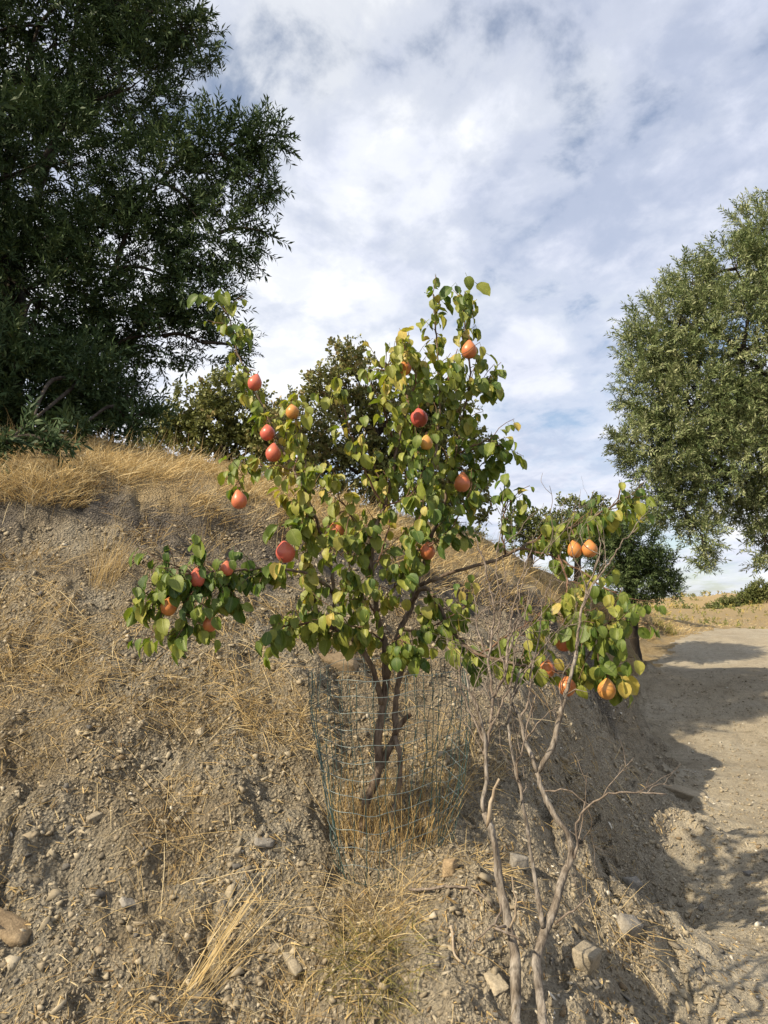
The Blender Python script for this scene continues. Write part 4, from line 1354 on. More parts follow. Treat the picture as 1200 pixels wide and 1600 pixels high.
# ------------------------------------------------------------------ the pear tree
# each branch: name, [(photo x, y, distance)], start radius, end radius, leafy from (fraction), leaf spurs per metre
PEAR = [
    ('trunk', [(566, 1290, 3.42), (572, 1255, 3.45), (592, 1205, 3.48), (590, 1161, 3.48), (599, 1108, 3.5), (604, 1060, 3.5)], .021, .017, 9, 0),
    ('trunk', [(596, 1200, 3.48), (610, 1165, 3.50), (618, 1146, 3.52), (618, 1110, 3.54), (623, 1065, 3.56), (634, 1025, 3.58), (640, 1000, 3.6)], .017, .011, 9, 0),
    ('trunk', [(608, 1318, 3.38), (613, 1280, 3.42), (622, 1237, 3.45), (625, 1184, 3.46), (617, 1150, 3.49)], .014, .011, 9, 0),
    ('stub', [(616, 1148, 3.5), (628, 1130, 3.47), (642, 1116, 3.45)], .014, .010, 9, 0),
    ('branch', [(596, 1100, 3.49), (588, 1065, 3.47), (573, 1027, 3.45), (557, 1003, 3.42), (523, 983, 3.4), (500, 963, 3.38), (484, 900, 3.34), (481, 840, 3.32), (479, 780, 3.3), (478, 718, 3.3)], .014, .004, .25, 17),
    ('branch', [(523, 983, 3.4), (490, 975, 3.34), (450, 977, 3.28), (420, 990, 3.25)], .006, .003, .2, 20),
    ('branch', [(604, 1060, 3.5), (600, 1000, 3.5), (588, 960, 3.5), (587, 930, 3.5), (580, 900, 3.48), (582, 843, 3.46), (600, 793, 3.46), (612, 750, 3.45), (620, 705, 3.44), (628, 665, 3.42), (640, 632, 3.4)], .017, .005, .30, 15),
    ('branch', [(604, 1060, 3.5), (614, 1020, 3.52), (625, 983, 3.55), (647, 933, 3.58), (640, 867, 3.58), (655, 795, 3.57), (675, 742, 3.56), (681, 705, 3.55), (687, 640, 3.54), (685, 575, 3.52), (682, 525, 3.5), (677, 460, 3.48)], .015, .003, .22, 13),
    ('branch', [(647, 933, 3.58), (668, 860, 3.62), (695, 782, 3.64), (712, 712, 3.64), (722, 660, 3.62), (730, 620, 3.6), (735, 570, 3.58), (727, 507, 3.55), (725, 470, 3.54), (727, 456, 3.54)], .010, .003, .12, 19),
    ('branch', [(640, 945, 3.57), (660, 918, 3.5), (680, 935, 3.44), (694, 962, 3.4), (712, 995, 3.36), (750, 1023, 3.3), (800, 1036, 3.24), (850, 1046, 3.2), (895, 1052, 3.16), (945, 1045, 3.12)], .012, .004, .12, 15),
    ('branch', [(655, 915, 3.55), (707, 895, 3.5), (740, 884, 3.48), (767, 878, 3.46), (812, 857, 3.42), (839, 844, 3.4), (873, 833, 3.38), (940, 801, 3.34), (980, 776, 3.3)], .010, .004, .50, 22),
    ('branch', [(790, 868, 3.44), (785, 833, 3.42), (789, 800, 3.4), (797, 768, 3.4)], .005, .002, .2, 14),
    ('branch', [(812, 857, 3.42), (860, 868, 3.36), (905, 890, 3.3), (940, 915, 3.26), (965, 925, 3.22)], .006, .003, .25, 15),
    ('branch', [(873, 868, 3.34), (885, 910, 3.2), (890, 950, 3.1), (905, 975, 3.05), (935, 985, 3.02), (965, 960, 3.0)], .005, .003, .35, 30),
    ('branch', [(905, 975, 3.05), (930, 1010, 3.04), (945, 1045, 3.04), (958, 1065, 3.04)], .004, .003, .1, 34),
    ('branch', [(750, 1023, 3.3), (800, 990, 3.26), (840, 965, 3.22), (880, 960, 3.18)], .005, .003, .2, 18),
    ('branch', [(523, 983, 3.4), (520, 900, 3.36), (510, 860, 3.34), (485, 790, 3.38), (460, 737, 3.42), (440, 700, 3.46), (423, 663, 3.5), (407, 630, 3.52), (387, 587, 3.54), (370, 547, 3.56), (360, 500, 3.57), (335, 464, 3.58)], .009, .003, .18, 15),
    ('branch', [(455, 735, 3.42), (420, 727, 3.4), (385, 735, 3.38), (368, 758, 3.36)], .004, .002, .2, 20),
    ('branch', [(535, 950, 3.42), (510, 915, 3.36), (480, 896, 3.3), (425, 890, 3.2), (362, 891, 3.08), (315, 895, 2.98), (285, 905, 2.93), (255, 925, 2.9), (238, 945, 2.88)], .009, .003, .35, 24),
    ('branch', [(330, 894, 3.0), (305, 915, 2.96), (295, 945, 2.94), (288, 975, 2.92), (284, 1000, 2.92)], .004, .003, .1, 36),
    ('branch', [(300, 898, 2.95), (280, 885, 2.93), (262, 880, 2.92)], .003, .002, .1, 26),
    ('branch', [(362, 893, 3.08), (358, 920, 3.06), (372, 935, 3.05)], .003, .002, .2, 26),
    ('branch', [(600, 793, 3.46), (572, 740, 3.38), (548, 680, 3.32), (535, 625, 3.3), (527, 585, 3.3)], .006, .002, .25, 9),
    ('branch', [(620, 705, 3.44), (603, 650, 3.36), (600, 600, 3.32), (612, 565, 3.3), (640, 548, 3.3)], .006, .002, .15, 20),
    ('branch', [(640, 632, 3.4), (650, 590, 3.4), (640, 560, 3.4), (625, 545, 3.42)], .004, .002, .0, 22),
    ('branch', [(712, 712, 3.64), (742, 695, 3.58), (770, 690, 3.54), (785, 700, 3.52)], .005, .002, .15, 26),
    ('branch', [(730, 620, 3.6), (752, 602, 3.56), (768, 595, 3.54)], .004, .002, .1, 26),
    ('branch', [(695, 782, 3.64), (725, 750, 3.66), (755, 725, 3.66), (775, 715, 3.66)], .005, .002, .2, 22),
    ('branch', [(582, 843, 3.46), (555, 815, 3.36), (530, 775, 3.26), (515, 740, 3.2)], .005, .002, .2, 13),
    ('branch', [(600, 793, 3.46), (640, 775, 3.36), (660, 740, 3.28), (665, 690, 3.24)], .005, .002, .2, 17),
    ('branch', [(640, 867, 3.58), (690, 840, 3.48), (720, 800, 3.4), (735, 770, 3.36)], .005, .002, .2, 17),
    ('branch', [(588, 960, 3.5), (560, 920, 3.36), (545, 880, 3.26), (540, 830, 3.2)], .005, .002, .2, 17),
    ('branch', [(588, 960, 3.5), (625, 905, 3.36), (640, 870, 3.28), (650, 820, 3.24)], .005, .002, .2, 15),
    ('branch', [(625, 983, 3.55), (665, 985, 3.42), (700, 965, 3.34), (730, 945, 3.28)], .005, .002, .2, 17),
    ('branch', [(600, 1000, 3.5), (570, 985, 3.38), (545, 975, 3.28), (530, 955, 3.22)], .004, .002, .2, 19),
    ('branch', [(602, 1030, 3.5), (612, 1005, 3.4), (628, 1000, 3.32), (650, 1010, 3.26)], .004, .002, .2, 20),
    ('branch', [(640, 632, 3.4), (625, 600, 3.6), (600, 580, 3.7), (575, 575, 3.75)], .004, .002, .2, 10),
    ('branch', [(580, 900, 3.48), (600, 850, 3.65), (610, 800, 3.75), (590, 740, 3.8), (570, 690, 3.8)], .005, .002, .2, 8),
    ('branch', [(675, 742, 3.56), (650, 690, 3.68), (645, 640, 3.72), (660, 590, 3.75)], .005, .002, .2, 15),
    ('branch', [(520, 900, 3.36), (500, 840, 3.5), (470, 800, 3.6), (450, 770, 3.65)], .004, .002, .2, 9),
    ('branch', [(722, 660, 3.62), (700, 620, 3.5), (705, 580, 3.44), (715, 545, 3.4)], .004, .002, .2, 18),
    ('branch', [(460, 737, 3.42), (470, 690, 3.38), (462, 655, 3.36), (455, 628, 3.36)], .004, .002, .3, 20),
]


def pear_leaf_mesh(k):
    """One pear leaf along +X: a short stalk, then a folded, drooping oval blade with a point."""
    r = np.random.default_rng(500 + k)
    st = np.array([0, .26, .32, .44, .62, .80, .93, 1.0])
    wd = np.array([.010, .010, .14, .235, .265, .215, .095, .004]) * r.uniform(.88, 1.12)
    fold = r.uniform(.10, .95)
    curl = r.uniform(.05, .65)
    twist = r.normal() * .35
    V, uv = [], []
    for t, w in zip(st, wd):
        tb = max(0, t - .26)
        wave = 0.025 * math.sin(t * 17 + k)
        for s in (-1, -.5, 0, .5, 1):
            y = s * w
            z = abs(s) * w * fold - curl * tb * tb + wave * abs(s) + r.normal() * .004
            a = twist * tb
            V.append((t - 0.25 * curl * tb * tb, y * math.cos(a) - z * math.sin(a), y * math.sin(a) + z * math.cos(a)))
            uv.append((t, s, 0))
    F = []
    for i in range(len(st) - 1):
        for j in range(4):
            F.append((i * 5 + j, (i + 1) * 5 + j, (i + 1) * 5 + j + 1, i * 5 + j + 1))
    F = np.array(F)
    F = np.concatenate([F[:, [0, 1, 2]], F[:, [0, 2, 3]]])
    return np.array(V), F, np.array(uv)


LEAF_T = [pear_leaf_mesh(k) for k in range(16)]


def build_pear_tree():
    r = np.random.default_rng(99)
    base = at(596, 1290, 3.48)
    bz = float(height(np.array([base[0]]), np.array([base[1]]))[0])
    root = thing('pear_tree', 'young pear tree with rounded green leaves standing in a wire cage', 'tree', (base[0], base[1], bz))
    samples = []            # branch points for hanging the fruit: x y z, photo x, y, distance
    twigs = Bag()
    LP, LD, LN, LL = [], [], [], []
    axis = at(615, 900, 3.5)

    def spur(p, out, tang, n, big=1.0):
        for _ in range(n):
            hd = unit(out * .8 + r.normal(size=3) * .75 + np.array([0, -.25, 0]))
            d = unit(hd * r.uniform(.25, .8) + np.array([0, 0, -r.uniform(.4, 1.7)]) + tang * .15)
            nn = unit(hd * .75 + np.array([-.35, -.35, .75]) + r.normal(size=3) * .42)
            LP.append(p + r.normal(size=3) * .004)
            LD.append(d)
            LN.append(nn)
            LL.append(float(np.clip(np.exp(r.normal(math.log(.066), .26)), .036, .105)) * big)

    for name, P, r0, r1, leafy, dens in PEAR:
        Pw = np.array([at(*p) for p in P])
        if name == 'trunk' and P[0][1] > 1250:
            Pw[0][2] = float(height(Pw[:1, 0], Pw[:1, 1])[0]) - 0.03
        c = resample(Pw, step=0.025)
        n = len(c)
        c[1:-1] += r.normal(size=(n - 2, 3)) * (0.0022 if r0 > .008 else 0.0035)
        s = np.linspace(0, 1, n)
        V, F = tube(c, r0 + (r1 - r0) * s ** .8, 8 if r0 > .008 else 6, 0.22, r.uniform(0, 50))
        mesh(name, V, F, M['pear_bark'] if r0 > .0085 else M['pear_twig'], root, True)
        for p in c:
            samples.append(p)
        if leafy >= 1:
            continue
        length = np.linalg.norm(np.diff(c, axis=0), axis=1).sum()
        low = np.mean([p[1] for p in P]) > 860 and np.mean([p[0] for p in P]) < 800
        m = int(length * dens * (2.9 if low else 2.15))
        T = unit(np.gradient(c, axis=0))
        for k in range(m):
            f = leafy + (1 - leafy) * (k + r.uniform(0, 1)) / m
            i = min(n - 1, int(f * (n - 1)))
            p, t = c[i], T[i]
            side = unit(np.cross(t, r.normal(size=3)))
            out = unit(side + unit(p - axis) * .5)
            if r.uniform() < .42:
                spur(p, out, t, r.integers(2, 4))
            else:
                q = wander(p, out * .8 + t * .5 + np.array([0, 0, .35]), r.uniform(.05, .19), 5, .22, 0.0, r)
                V, F = tube(q, np.linspace(.0022, .0013, 5), 4, cap=False)
                twigs.add(V, F)
                for u in range(2, 5):
                    spur(q[u], out, t, r.integers(1, 3))
        spur(c[-1], T[-1], T[-1], 5)
    # ------ fruit: photo x, y, width in pixels, blush, hidden?, label
    PEARS = [
        (398, 598, 23, .62, 0, 'red pear highest on the far left branch'),
        (418, 676, 23, .66, 0, 'red pear second from the top on the far left branch'),
        (427, 708, 25, .60, 0, 'pink red pear just under another on the left branch'),
        (374, 782, 24, .50, 0, 'pink pear hanging alone at the left against golden grass'),
        (446, 862, 31, .66, 0, 'largest red pear under yellow green leaves at the left'),
        (457, 643, 22, .18, 0, 'yellow orange pear under dark leaves right of the highest left pear'),
        (526, 828, 25, .45, 1, 'orange red pear half hidden left of the middle of the crown'),
        (655, 652, 28, .72, 0, 'bright red pear in the upper middle of the crown'),
        (733, 547, 25, .40, 0, 'orange red pear near the top right shoot against the sky'),
        (722, 755, 25, .42, 0, 'orange red pear with a narrow neck at the right of the crown'),
        (668, 861, 24, .42, 0, 'orange red pear low in the right half of the crown'),
        (676, 800, 20, .30, 1, 'orange pear mostly hidden by leaves right of the middle stem'),
        (632, 575, 22, .30, 1, 'orange pear tucked under the top leaf cluster'),
        (666, 692, 20, .10, 1, 'yellowish pear hidden below the bright red one'),
        (898, 859, 23, .22, 0, 'left one of two orange pears hanging together on the right branch'),
        (921, 857, 25, .25, 0, 'right one of two orange pears hanging together on the right branch'),
        (881, 1003, 26, .42, 1, 'orange red pear under the big bright leaf at the right'),
        (855, 1045, 24, .40, 1, 'half hidden orange pear left of the dead upright stem'),
        (886, 1072, 27, .34, 0, 'orange pear behind the dead upright stem'),
        (948, 1077, 27, .14, 0, 'lowest amber pear at the right end beside the track'),
        (308, 904, 24, .60, 1, 'red pear half hidden on the low left branch'),
        (263, 948, 25, .30, 1, 'orange pear behind leaves at the tip of the low left branch'),
        (354, 889, 20, .55, 1, 'pinkish pear peeping over the low left branch'),
        (328, 975, 22, .40, 1, 'orange pear among the lowest hanging leaves at the left'),
    ]
    S = np.array(samples)
    sx, sy, _ = project(S)
    pears = []
    for px, py, w, blush, hid, lb in PEARS:
        tgt_y = py - w * 0.9
        d2 = (sx - px) ** 2 + (sy - tgt_y) ** 2 + 500 * (sy > py)
        i = int(np.argmin(d2))
        D = S[i, 1] - (0.02 if hid else 0.075)
        c = at(px, py, D)
        rad = w / 2 / F_PX * D * 1.02
        pears.append((c, rad, blush, hid, lb))
        top = c + np.array([0, 0, rad * 1.75])
        q = resample([S[i], (S[i] + top) / 2 + np.array([0, 0, .012]), top], n=6)
        V, F = tube(q, np.linspace(.003, .0022, 6), 5, cap=False)
        twigs.add(V, F)
        if hid:
            for dx_ in (-.8, .7):
                LP.append(top + np.array([dx_ * rad, -rad * .9, r.uniform(-.2, .5) * rad]))
                LD.append(unit(np.array([dx_ * .5, -.25, -.9])))
                LN.append(unit(np.array([-.3 + dx_ * .3, -.9, .35])))
                LL.append(r.uniform(.06, .085))
        for _ in range(3):
            spur(q[3], unit(r.normal(size=3) + np.array([0, .5, .8])), np.array([0, 0, 1.0]), 1)
    # a few large bright leaves that catch the eye
    for (px, py, D, dx) in [(330, 468, 3.56, -.5), (345, 462, 3.56, .3), (318, 466, 3.56, -.7), (432, 830, 3.2, -.3), (450, 828, 3.2, .3), (440, 825, 3.19, -.5), (895, 955, 2.98, .2), (915, 975, 2.97, -.2), (890, 980, 2.98, -.3), (930, 990, 2.97, .4), (950, 1050, 2.98, .2), (935, 1055, 2.98, -.2), (962, 1058, 2.98, .5), (727, 436, 3.54, .2), (738, 448, 3.54, .6), (712, 452, 3.54, -.6)]:
        LP.append(at(px, py - 10, D))
        LD.append(unit(np.array([dx, -.15, -.6])))
        LN.append(unit(np.array([-.25, -.85, .45])))
        LL.append(r.uniform(.095, .125))
    tag(twigs.build('twigs', M['pear_twig'], root, True), kind='stuff')
    LP, LD, LN, LL = np.array(LP), np.array(LD), np.array(LN), np.array(LL)
    # keep the sight of the fruit that shows in the photograph
    mid = LP + LD * (LL * .6)[:, None]
    lx, ly, lf = project(mid)
    keep = np.ones(len(LP), bool)
    for c, rad, blush, hid, lb in pears:
        x, y, f = project(c)
        rp = rad / f * F_PX
        lim = 0.0 if hid else rp * 0.95 + 9
        keep &= ~((np.hypot(lx - x, ly - y - 1) < lim) & (lf < f + .02))
        keep &= np.linalg.norm(mid - c, axis=1) > rad * 1.05
    # bare wood shows between the lower stems
    keep &= ~((ly > 1045) & (lx < 700) & (lx > 470))
    LP, LD, LN, LL, mid = LP[keep], LD[keep], LN[keep], LL[keep], mid[keep]
    lx, ly, lf = lx[keep], ly[keep], lf[keep]
    n = len(LP)
    X, Y, Z = frame(LD, LN)
    # yellower in a band left of the middle, deeper green low at the left
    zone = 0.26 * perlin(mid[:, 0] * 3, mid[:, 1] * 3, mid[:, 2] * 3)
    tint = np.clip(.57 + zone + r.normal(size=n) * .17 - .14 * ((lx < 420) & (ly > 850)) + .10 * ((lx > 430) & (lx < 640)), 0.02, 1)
    area = LL / lf * (0.35 + np.abs((Z * unit(mid - np.array([0, 0, EYE]))).sum(-1)))
    cell = np.floor(lx / 9).astype(int) * 10000 + np.floor(ly / 9).astype(int)
    front = np.zeros(n, bool)
    best = {}
    for i in np.argsort(lf):
        if cell[i] not in best:
            best[cell[i]] = i
            front[i] = True
    rank = np.argsort(-(area * np.where(front, 1.0, .3)))
    single = np.zeros(n, bool)
    single[rank[:290]] = True
    # the largest leaves: one object each, sharing a few leaf meshes per colour
    protos = {}
    for i in np.where(single)[0]:
        k = int(r.integers(0, 16))
        tb = int(round(tint[i] * 7))
        if (k, tb) not in protos:
            v, f, uv = LEAF_T[k]
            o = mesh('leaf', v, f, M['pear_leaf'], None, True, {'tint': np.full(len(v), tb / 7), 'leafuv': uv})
            protos[(k, tb)] = o.data
            bpy.data.objects.remove(o)
        o = bpy.data.objects.new('leaf', protos[(k, tb)])
        COL.objects.link(o)
        Mx = Matrix.Identity(4)
        for a in range(3):
            for bb, ax in enumerate((X[i], Y[i], Z[i])):
                Mx[a][bb] = ax[a] * LL[i]
            Mx[a][3] = LP[i][a] - root.location[a]
        o.parent = root
        o.matrix_local = Mx
    bag = Bag()
    idx = np.where(~single)[0]
    wv = r.integers(0, 16, len(idx))
    for k in range(16):
        s = idx[wv == k]
        if len(s) == 0:
            continue
        v, f, uv = LEAF_T[k]
        V, F = stamp(v, f, LP[s], X[s], Y[s], Z[s], LL[s])
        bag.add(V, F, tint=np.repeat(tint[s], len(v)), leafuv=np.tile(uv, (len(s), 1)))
    tag(bag.build('foliage', M['pear_leaf'], root, True), kind='stuff')
    print('pear leaves', n)

    # the fruit
    def pear_shape(k):
        q = np.random.default_rng(800 + k)
        prof = [(0.0, -.93), (.16, -.96), (.34, -.95), (.58, -.84), (.82, -.58), (.97, -.22), (1.0, .08), (.93, .40), (.76, .70), (.56, .95), (.38, 1.15), (.24, 1.30), (.12, 1.38), (0.0, 1.39)]
        nk = [1.0, .86, 1.12, .94][k]
        ns = 22
        V, F = [], []
        for rr, z in prof:
            z = z if z < .2 else .2 + (z - .2) * nk
            for j in range(ns):
                a = 2 * math.pi * j / ns
                w = 1 + .03 * math.sin(2 * a + k) + .02 * math.sin(3 * a + z * 2)
                V.append((rr * w * math.cos(a) + .05 * max(0, z) * (k - 1.5) * .4, rr * w * math.sin(a), z))
        for i in range(len(prof) - 1):
            for j in range(ns):
                F.append((i * ns + j, i * ns + (j + 1) % ns, (i + 1) * ns + (j + 1) % ns, (i + 1) * ns + j))
        return np.array(V), np.array(F), 1.37 if nk == 1 else .2 + 1.17 * nk
    shapes = []
    for k in range(4):
        V, F, zt = pear_shape(k)
        o = mesh('pear', V * .035, F, M['pear'], None, True)
        off = .05 * zt * (k - 1.5) * .4
        Vs, Fs = tube(resample([(off, 0, zt - .12), (off + .04, .02, zt + .2), (off + .10, 0, zt + .46)], n=6), np.array([.075, .06, .055, .055, .06, .08]), 6)
        st = mesh('stem', Vs * .035, Fs, M['pear_twig'], None, True)
        a = np.linspace(0, 2 * math.pi, 11)[:-1]
        ring = np.stack([np.cos(a) * np.where(np.arange(10) % 2, .20, .09), np.sin(a) * np.where(np.arange(10) % 2, .20, .09), np.where(np.arange(10) % 2, -1.03, -.95)], 1)
        Vc = np.concatenate([ring, [[0, 0, -.93]]])
        Fc = np.array([[j, (j + 1) % 10, 10] for j in range(10)])
        ca = mesh('calyx', Vc * .035, Fc, M['calyx'])
        shapes.append((o.data, st.data, ca.data))
        for oo in (o, st, ca):
            bpy.data.objects.remove(oo)
    for i, (c, rad, blush, hid, lb) in enumerate(pears):
        k = [0, 3, 0, 2, 1, 1, 1, 1, 0, 2, 3][i % 11]
        s = rad / .035
        o = bpy.data.objects.new('pear', shapes[k][0])
        COL.objects.link(o)
        o.location = c - np.array([0, 0, rad * .12])
        o.scale = (s, s, s)
        o.rotation_euler = (r.normal() * .12, r.normal() * .12, r.uniform(0, 6.28))
        o.color = (blush, 0, 0, 1)
        tag(o, lb, 'pear', 'pears on the tree')
        for nm, d in (('stem', shapes[k][1]), ('calyx', shapes[k][2])):
            ch = bpy.data.objects.new(nm, d)
            COL.objects.link(ch)
            ch.parent = o


build_pear_tree()


# ------------------------------------------------------------------ wire cage
def build_cage():
    r = np.random.default_rng(5)
    top_c = at(603, 1040, 3.42)
    c0 = np.array([top_c[0] + .01, 3.32])
    c1 = np.array([top_c[0], 3.42])
    z_top = float(top_c[2]) - 0.01
    root_z = float(height(c0[:1], c0[1:])[0])
    root = thing('wire_cage', 'crumpled green wire mesh cage around the pear tree trunk', 'cage', (c0[0], c0[1], root_z))

    def pt(phi, t):
        cx = c0 + (c1 - c0) * t
        rx = .235 + (.345 - .235) * min(1, t * 1.35) + .012 * math.sin(3 * phi + 1) + .012 * math.sin(5 * phi + t * 4)
        ry = .24 + (.33 - .24) * t + .02 * math.sin(2 * phi + t * 3)
        x = cx[0] + rx * math.cos(phi)
        y = cx[1] + ry * math.sin(phi)
        x += .016 * math.sin(7 * phi + 5 * t) * (1 - .4 * t)
        zb = float(height(np.array([x]), np.array([y]))[0])
        zt = z_top + .03 * math.sin(phi + .6) + .015 * math.sin(4 * phi)
        return np.array([x, y, zb - .012 + t * (zt - zb + .012)])
    nv = 40
    for k in range(nv):
        phi = 2 * math.pi * k / nv + r.normal() * .02
        ts = np.linspace(0, 1, 13)
        j = np.cumsum(r.normal(size=13) * .018)
        P = np.array([pt(phi + jj, t) for t, jj in zip(ts, j - j.mean())])
        V, F = tube(resample(P, n=22), .0016, 4)
        mesh('vertical_wire', V, F, M['wire'], root, True)
    zs = np.linspace(0.03, 1, 13)
    for t in zs:
        P = []
        for k in range(41):
            phi = 2 * math.pi * k / 40
            p = pt(phi, t)
            # hoops keep level while the slope climbs behind
            zl = root_z - .03 + t * (z_top - root_z + .03) + .025 * math.sin(phi + .6) - .05 * (1 - t) * math.sin(-phi)
            p[2] = .45 * p[2] + .55 * zl + .006 * math.sin(9 * phi + 7 * t)
            P.append(p)
        V, F = tube(resample(np.array(P), n=80), .0013, 4, cap=False)
        mesh('horizontal_wire', V, F, M['wire_bare'] if t > .1 else M['wire'], root, True)


build_cage()

# ------------------------------------------------------------------ the dead saplings
DEAD_L = [
    ('trunk', [(808, 1640, 2.46), (807, 1600, 2.5), (806, 1502, 2.58), (796, 1454, 2.62), (786, 1405, 2.66), (776, 1340, 2.7), (767, 1294, 2.73), (757, 1270, 2.75)], .0195, .0105, 'dead_bark'),
    ('stub', [(762, 1292, 2.735), (766, 1264, 2.725), (771, 1240, 2.72), (780, 1217, 2.71)], .0085, .0042, 'pale_wood'),
    ('branch', [(757, 1270, 2.75), (753, 1252, 2.76), (760, 1223, 2.78), (757, 1161, 2.82), (749, 1112, 2.85), (735, 1085, 2.87), (728, 1050, 2.9)], .010, .004, 'dead_bark'),
    ('branch', [(757, 1180, 2.81), (765, 1140, 2.84), (770, 1090, 2.86), (764, 1033, 2.9), (772, 953, 2.95), (757, 884, 3.0), (743, 839, 3.04)], .007, .0025, 'dead_twig'),
    ('branch', [(770, 1090, 2.86), (790, 1050, 2.88), (792, 1007, 2.9), (800, 960, 2.92), (815, 900, 2.95), (830, 860, 2.97)], .0055, .002, 'dead_twig'),
    ('branch', [(764, 1033, 2.9), (748, 990, 2.95), (742, 930, 3.0)], .004, .0015, 'dead_twig'),
    ('branch', [(749, 1112, 2.85), (735, 1085, 2.85), (715, 1065, 2.85), (700, 1062, 2.86)], .004, .002, 'dead_twig'),
    ('branch', [(757, 1161, 2.82), (738, 1120, 2.86), (722, 1080, 2.88), (716, 1040, 2.9)], .005, .002, 'dead_twig'),
    ('branch', [(790, 1050, 2.88), (778, 1000, 2.9), (783, 940, 2.93), (775, 890, 2.96), (779, 850, 2.98)], .004, .0015, 'dead_twig'),
    ('branch', [(792, 1007, 2.9), (808, 965, 2.9), (812, 925, 2.92), (828, 885, 2.94), (860, 862, 2.95)], .004, .0015, 'dead_twig'),
    ('branch', [(765, 1140, 2.84), (785, 1100, 2.84), (800, 1060, 2.85), (806, 1010, 2.87), (822, 960, 2.9), (826, 920, 2.92)], .005, .0015, 'dead_twig'),
    ('branch', [(786, 1405, 2.66), (776, 1440, 2.62), (763, 1452, 2.6), (735, 1480, 2.6), (728, 1505, 2.6)], .004, .0015, 'dead_twig'),
    ('branch', [(790, 1448, 2.6), (770, 1450, 2.57), (800, 1460, 2.55), (822, 1478, 2.54)], .005, .003, 'dead_twig'),
    ('branch', [(797, 1450, 2.6), (808, 1420, 2.6), (803, 1390, 2.62), (800, 1370, 2.64)], .004, .002, 'pale_wood'),
]
DEAD_R = [
    ('trunk', [(853, 1640, 2.46), (850, 1600, 2.5), (841, 1528, 2.56), (838, 1496, 2.58), (848, 1463, 2.6), (864, 1424, 2.64), (880, 1372, 2.68), (891, 1337, 2.7), (887, 1301, 2.73), (867, 1275, 2.75), (848, 1236, 2.78), (840, 1207, 2.8)], .0150, .0085, 'dead_bark'),
    ('branch', [(840, 1207, 2.8), (822, 1158, 2.84), (812, 1122, 2.87), (799, 1093, 2.9), (790, 1050, 2.93), (800, 1000, 2.96), (797, 950, 2.98)], .008, .003, 'dead_bark'),
    ('branch', [(840, 1207, 2.8), (850, 1190, 2.8), (864, 1165, 2.8), (872, 1129, 2.82), (884, 1086, 2.84), (892, 1055, 2.85), (901, 1017, 2.86)], .0095, .007, 'dead_bark'),
    ('branch', [(901, 1017, 2.86), (905, 970, 2.88), (912, 945, 2.9), (927, 913, 2.92), (951, 881, 2.94), (972, 847, 2.96), (997, 824, 2.98)], .006, .002, 'dead_twig'),
    ('branch', [(912, 945, 2.9), (918, 915, 2.92), (932, 885, 2.94), (938, 850, 2.96), (933, 820, 2.98)], .004, .0015, 'dead_twig'),
    ('branch', [(848, 1450, 2.61), (840, 1400, 2.66), (832, 1350, 2.7), (825, 1307, 2.73), (815, 1242, 2.78), (802, 1190, 2.82), (795, 1130, 2.86), (803, 1080, 2.9), (815, 1045, 2.92)], .0085, .004, 'dead_bark'),
    ('branch', [(812, 1122, 2.87), (828, 1090, 2.88), (830, 1050, 2.9), (842, 1000, 2.93), (846, 950, 2.95), (860, 905, 2.97)], .0045, .0015, 'dead_twig'),
    ('branch', [(815, 1242, 2.78), (808, 1200, 2.8), (820, 1160, 2.8), (826, 1120, 2.82), (838, 1085, 2.84)], .004, .0015, 'dead_twig'),
    ('branch', [(892, 1345, 2.7), (903, 1325, 2.68), (900, 1291, 2.66), (904, 1280, 2.65), (916, 1262, 2.63), (949, 1241, 2.6), (997, 1238, 2.57), (1042, 1241, 2.55)], .005, .0018, 'dead_twig'),
    ('branch', [(867, 1444, 2.62), (885, 1428, 2.6), (900, 1418, 2.58), (923, 1398, 2.56)], .0045, .0015, 'dead_twig'),
    ('branch', [(848, 1236, 2.78), (880, 1235, 2.74), (905, 1245, 2.72), (930, 1262, 2.7)], .003, .001, 'dead_twig'),
    ('branch', [(884, 1086, 2.84), (900, 1078, 2.82), (920, 1082, 2.8)], .003, .001, 'dead_twig'),
    ('branch', [(822, 1158, 2.84), (840, 1130, 2.8), (862, 1110, 2.78), (880, 1100, 2.76)], .0035, .001, 'dead_twig'),
    ('branch', [(799, 1093, 2.9), (820, 1050, 2.92), (850, 1010, 2.94), (875, 980, 2.96), (890, 960, 2.97)], .004, .0015, 'dead_twig'),
]


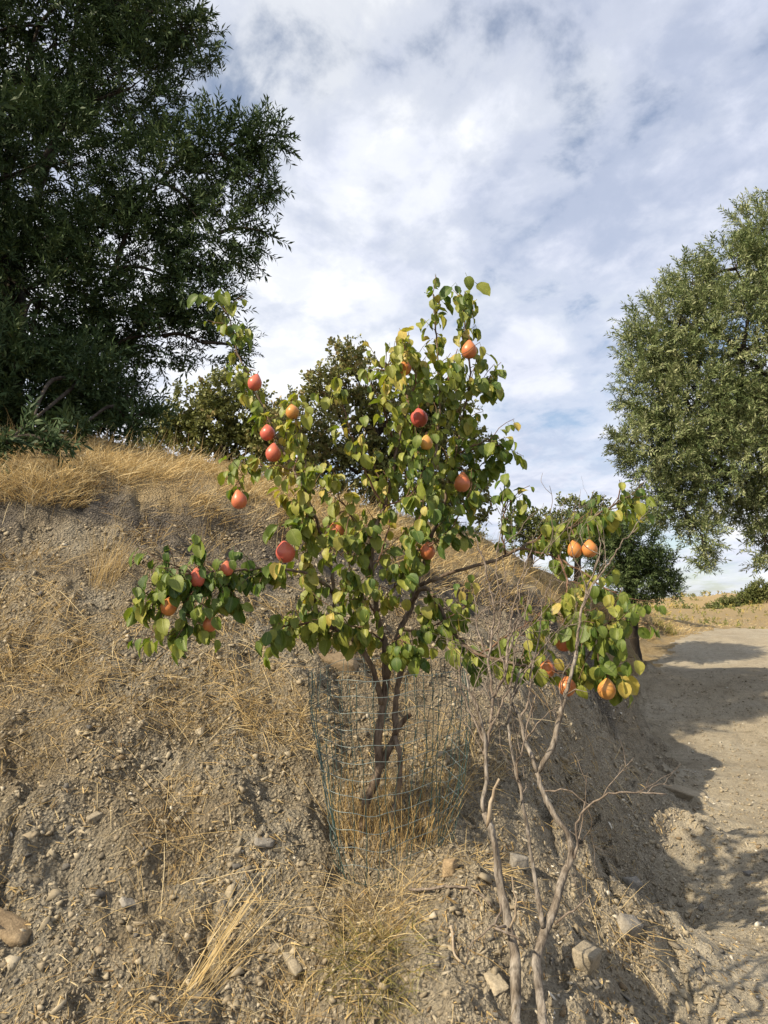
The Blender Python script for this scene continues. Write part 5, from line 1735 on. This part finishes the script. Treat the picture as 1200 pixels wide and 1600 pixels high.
def build_dead(name, label, parts, seed, ntw):
    r = np.random.default_rng(seed)
    b = at(*parts[0][1][0])
    bz = float(height(b[:1], b[1:2])[0])
    root = thing(name, label, 'tree', (b[0], b[1], bz))
    tw = Bag()

    def twig(p, d, L, rad, lev):
        q = wander(p, d, L, 9, .20, -.05, r)
        V, F = tube(resample(q, n=14), np.linspace(rad, rad * .4, 14), 4, cap=False)
        tw.add(V, F)
        if lev:
            for k in range(r.integers(1, 4)):
                i = r.integers(2, 8)
                t = unit(q[i] - q[i - 1])
                twig(q[i], t + unit(np.cross(t, r.normal(size=3))) * r.uniform(.5, 1.1), L * r.uniform(.35, .65), rad * .65, lev - 1)
    for nm, P, r0, r1, mt in parts:
        Pw = np.array([at(*p) for p in P])
        if nm == 'trunk':
            Pw[0][2] = min(Pw[0][2], float(height(Pw[:1, 0], Pw[:1, 1])[0]) - .04)
        c = resample(Pw, step=.02)
        n = len(c)
        c[1:-1] += r.normal(size=(n - 2, 3)) * (.0011 if r0 > .008 else .0024)
        V, F = tube(c, r0 + (r1 - r0) * np.linspace(0, 1, n), 12 if r0 > .012 else 7, .6 if r0 > .008 else .3, r.uniform(0, 60))
        mesh(nm, V, F, M[mt], root, True)
        if nm in ('branch',):
            up = P[-1][1] < P[0][1]
            L = np.linalg.norm(np.diff(c, axis=0), axis=1).sum()
            for k in range(int(ntw * L)):
                i = r.integers(int(n * .15), n - 1)
                if c[i, 2] < 0.85:
                    if r.uniform() < .6:
                        continue
                t = unit(c[i + 1] - c[i])
                d = t * .7 + unit(np.cross(t, r.normal(size=3))) * r.uniform(.5, 1.1) + np.array([0, 0, .15 if up else -.1])
                twig(c[i], d, r.uniform(.10, .34), r.uniform(.0016, .0028), 2 if r.uniform() < .5 else 1)
    tag(tw.build('twigs', M['dead_twig'], root, True), kind='stuff')
    return root


build_dead('dead_sapling', 'dead grey sapling with a thick straight trunk, left of the two', DEAD_L, 11, 10)
build_dead('dead_sapling', 'dead sapling with a forked crooked trunk, right of the two', DEAD_R, 12, 8)


def ground_root(name, label, pix, rad, mat, seed, lift=.012):
    r = np.random.default_rng(seed)
    P = ground_at([p[0] for p in pix], [p[1] for p in pix])
    c = resample(P, step=.02)
    c[:, 2] = height(c[:, 0], c[:, 1])
    k = np.ones(9) / 9
    pad = np.concatenate([np.full(4, c[0, 2]), c[:, 2], np.full(4, c[-1, 2])])
    c[:, 2] = np.convolve(pad, k, 'valid') + lift
    c += r.normal(size=c.shape) * .0025
    V, F = tube(c, np.linspace(rad, rad * .6, len(c)), 7, .3, seed)
    o = mesh(name, V - P[0], F, M[mat], None, True)
    o.location = P[0]
    tag(o, label, 'root')


ground_root('exposed_root', 'dark exposed root arching from the cage to the left dead trunk', [(640, 1402), (682, 1397), (724, 1392), (752, 1404), (768, 1432)], .0055, 'dead_twig', 1, .02)
ground_root('exposed_root', 'pale crooked root on the face of the bare mound', [(707, 1440), (708, 1470), (710, 1495), (722, 1515)], .0055, 'pale_wood', 2, .006)
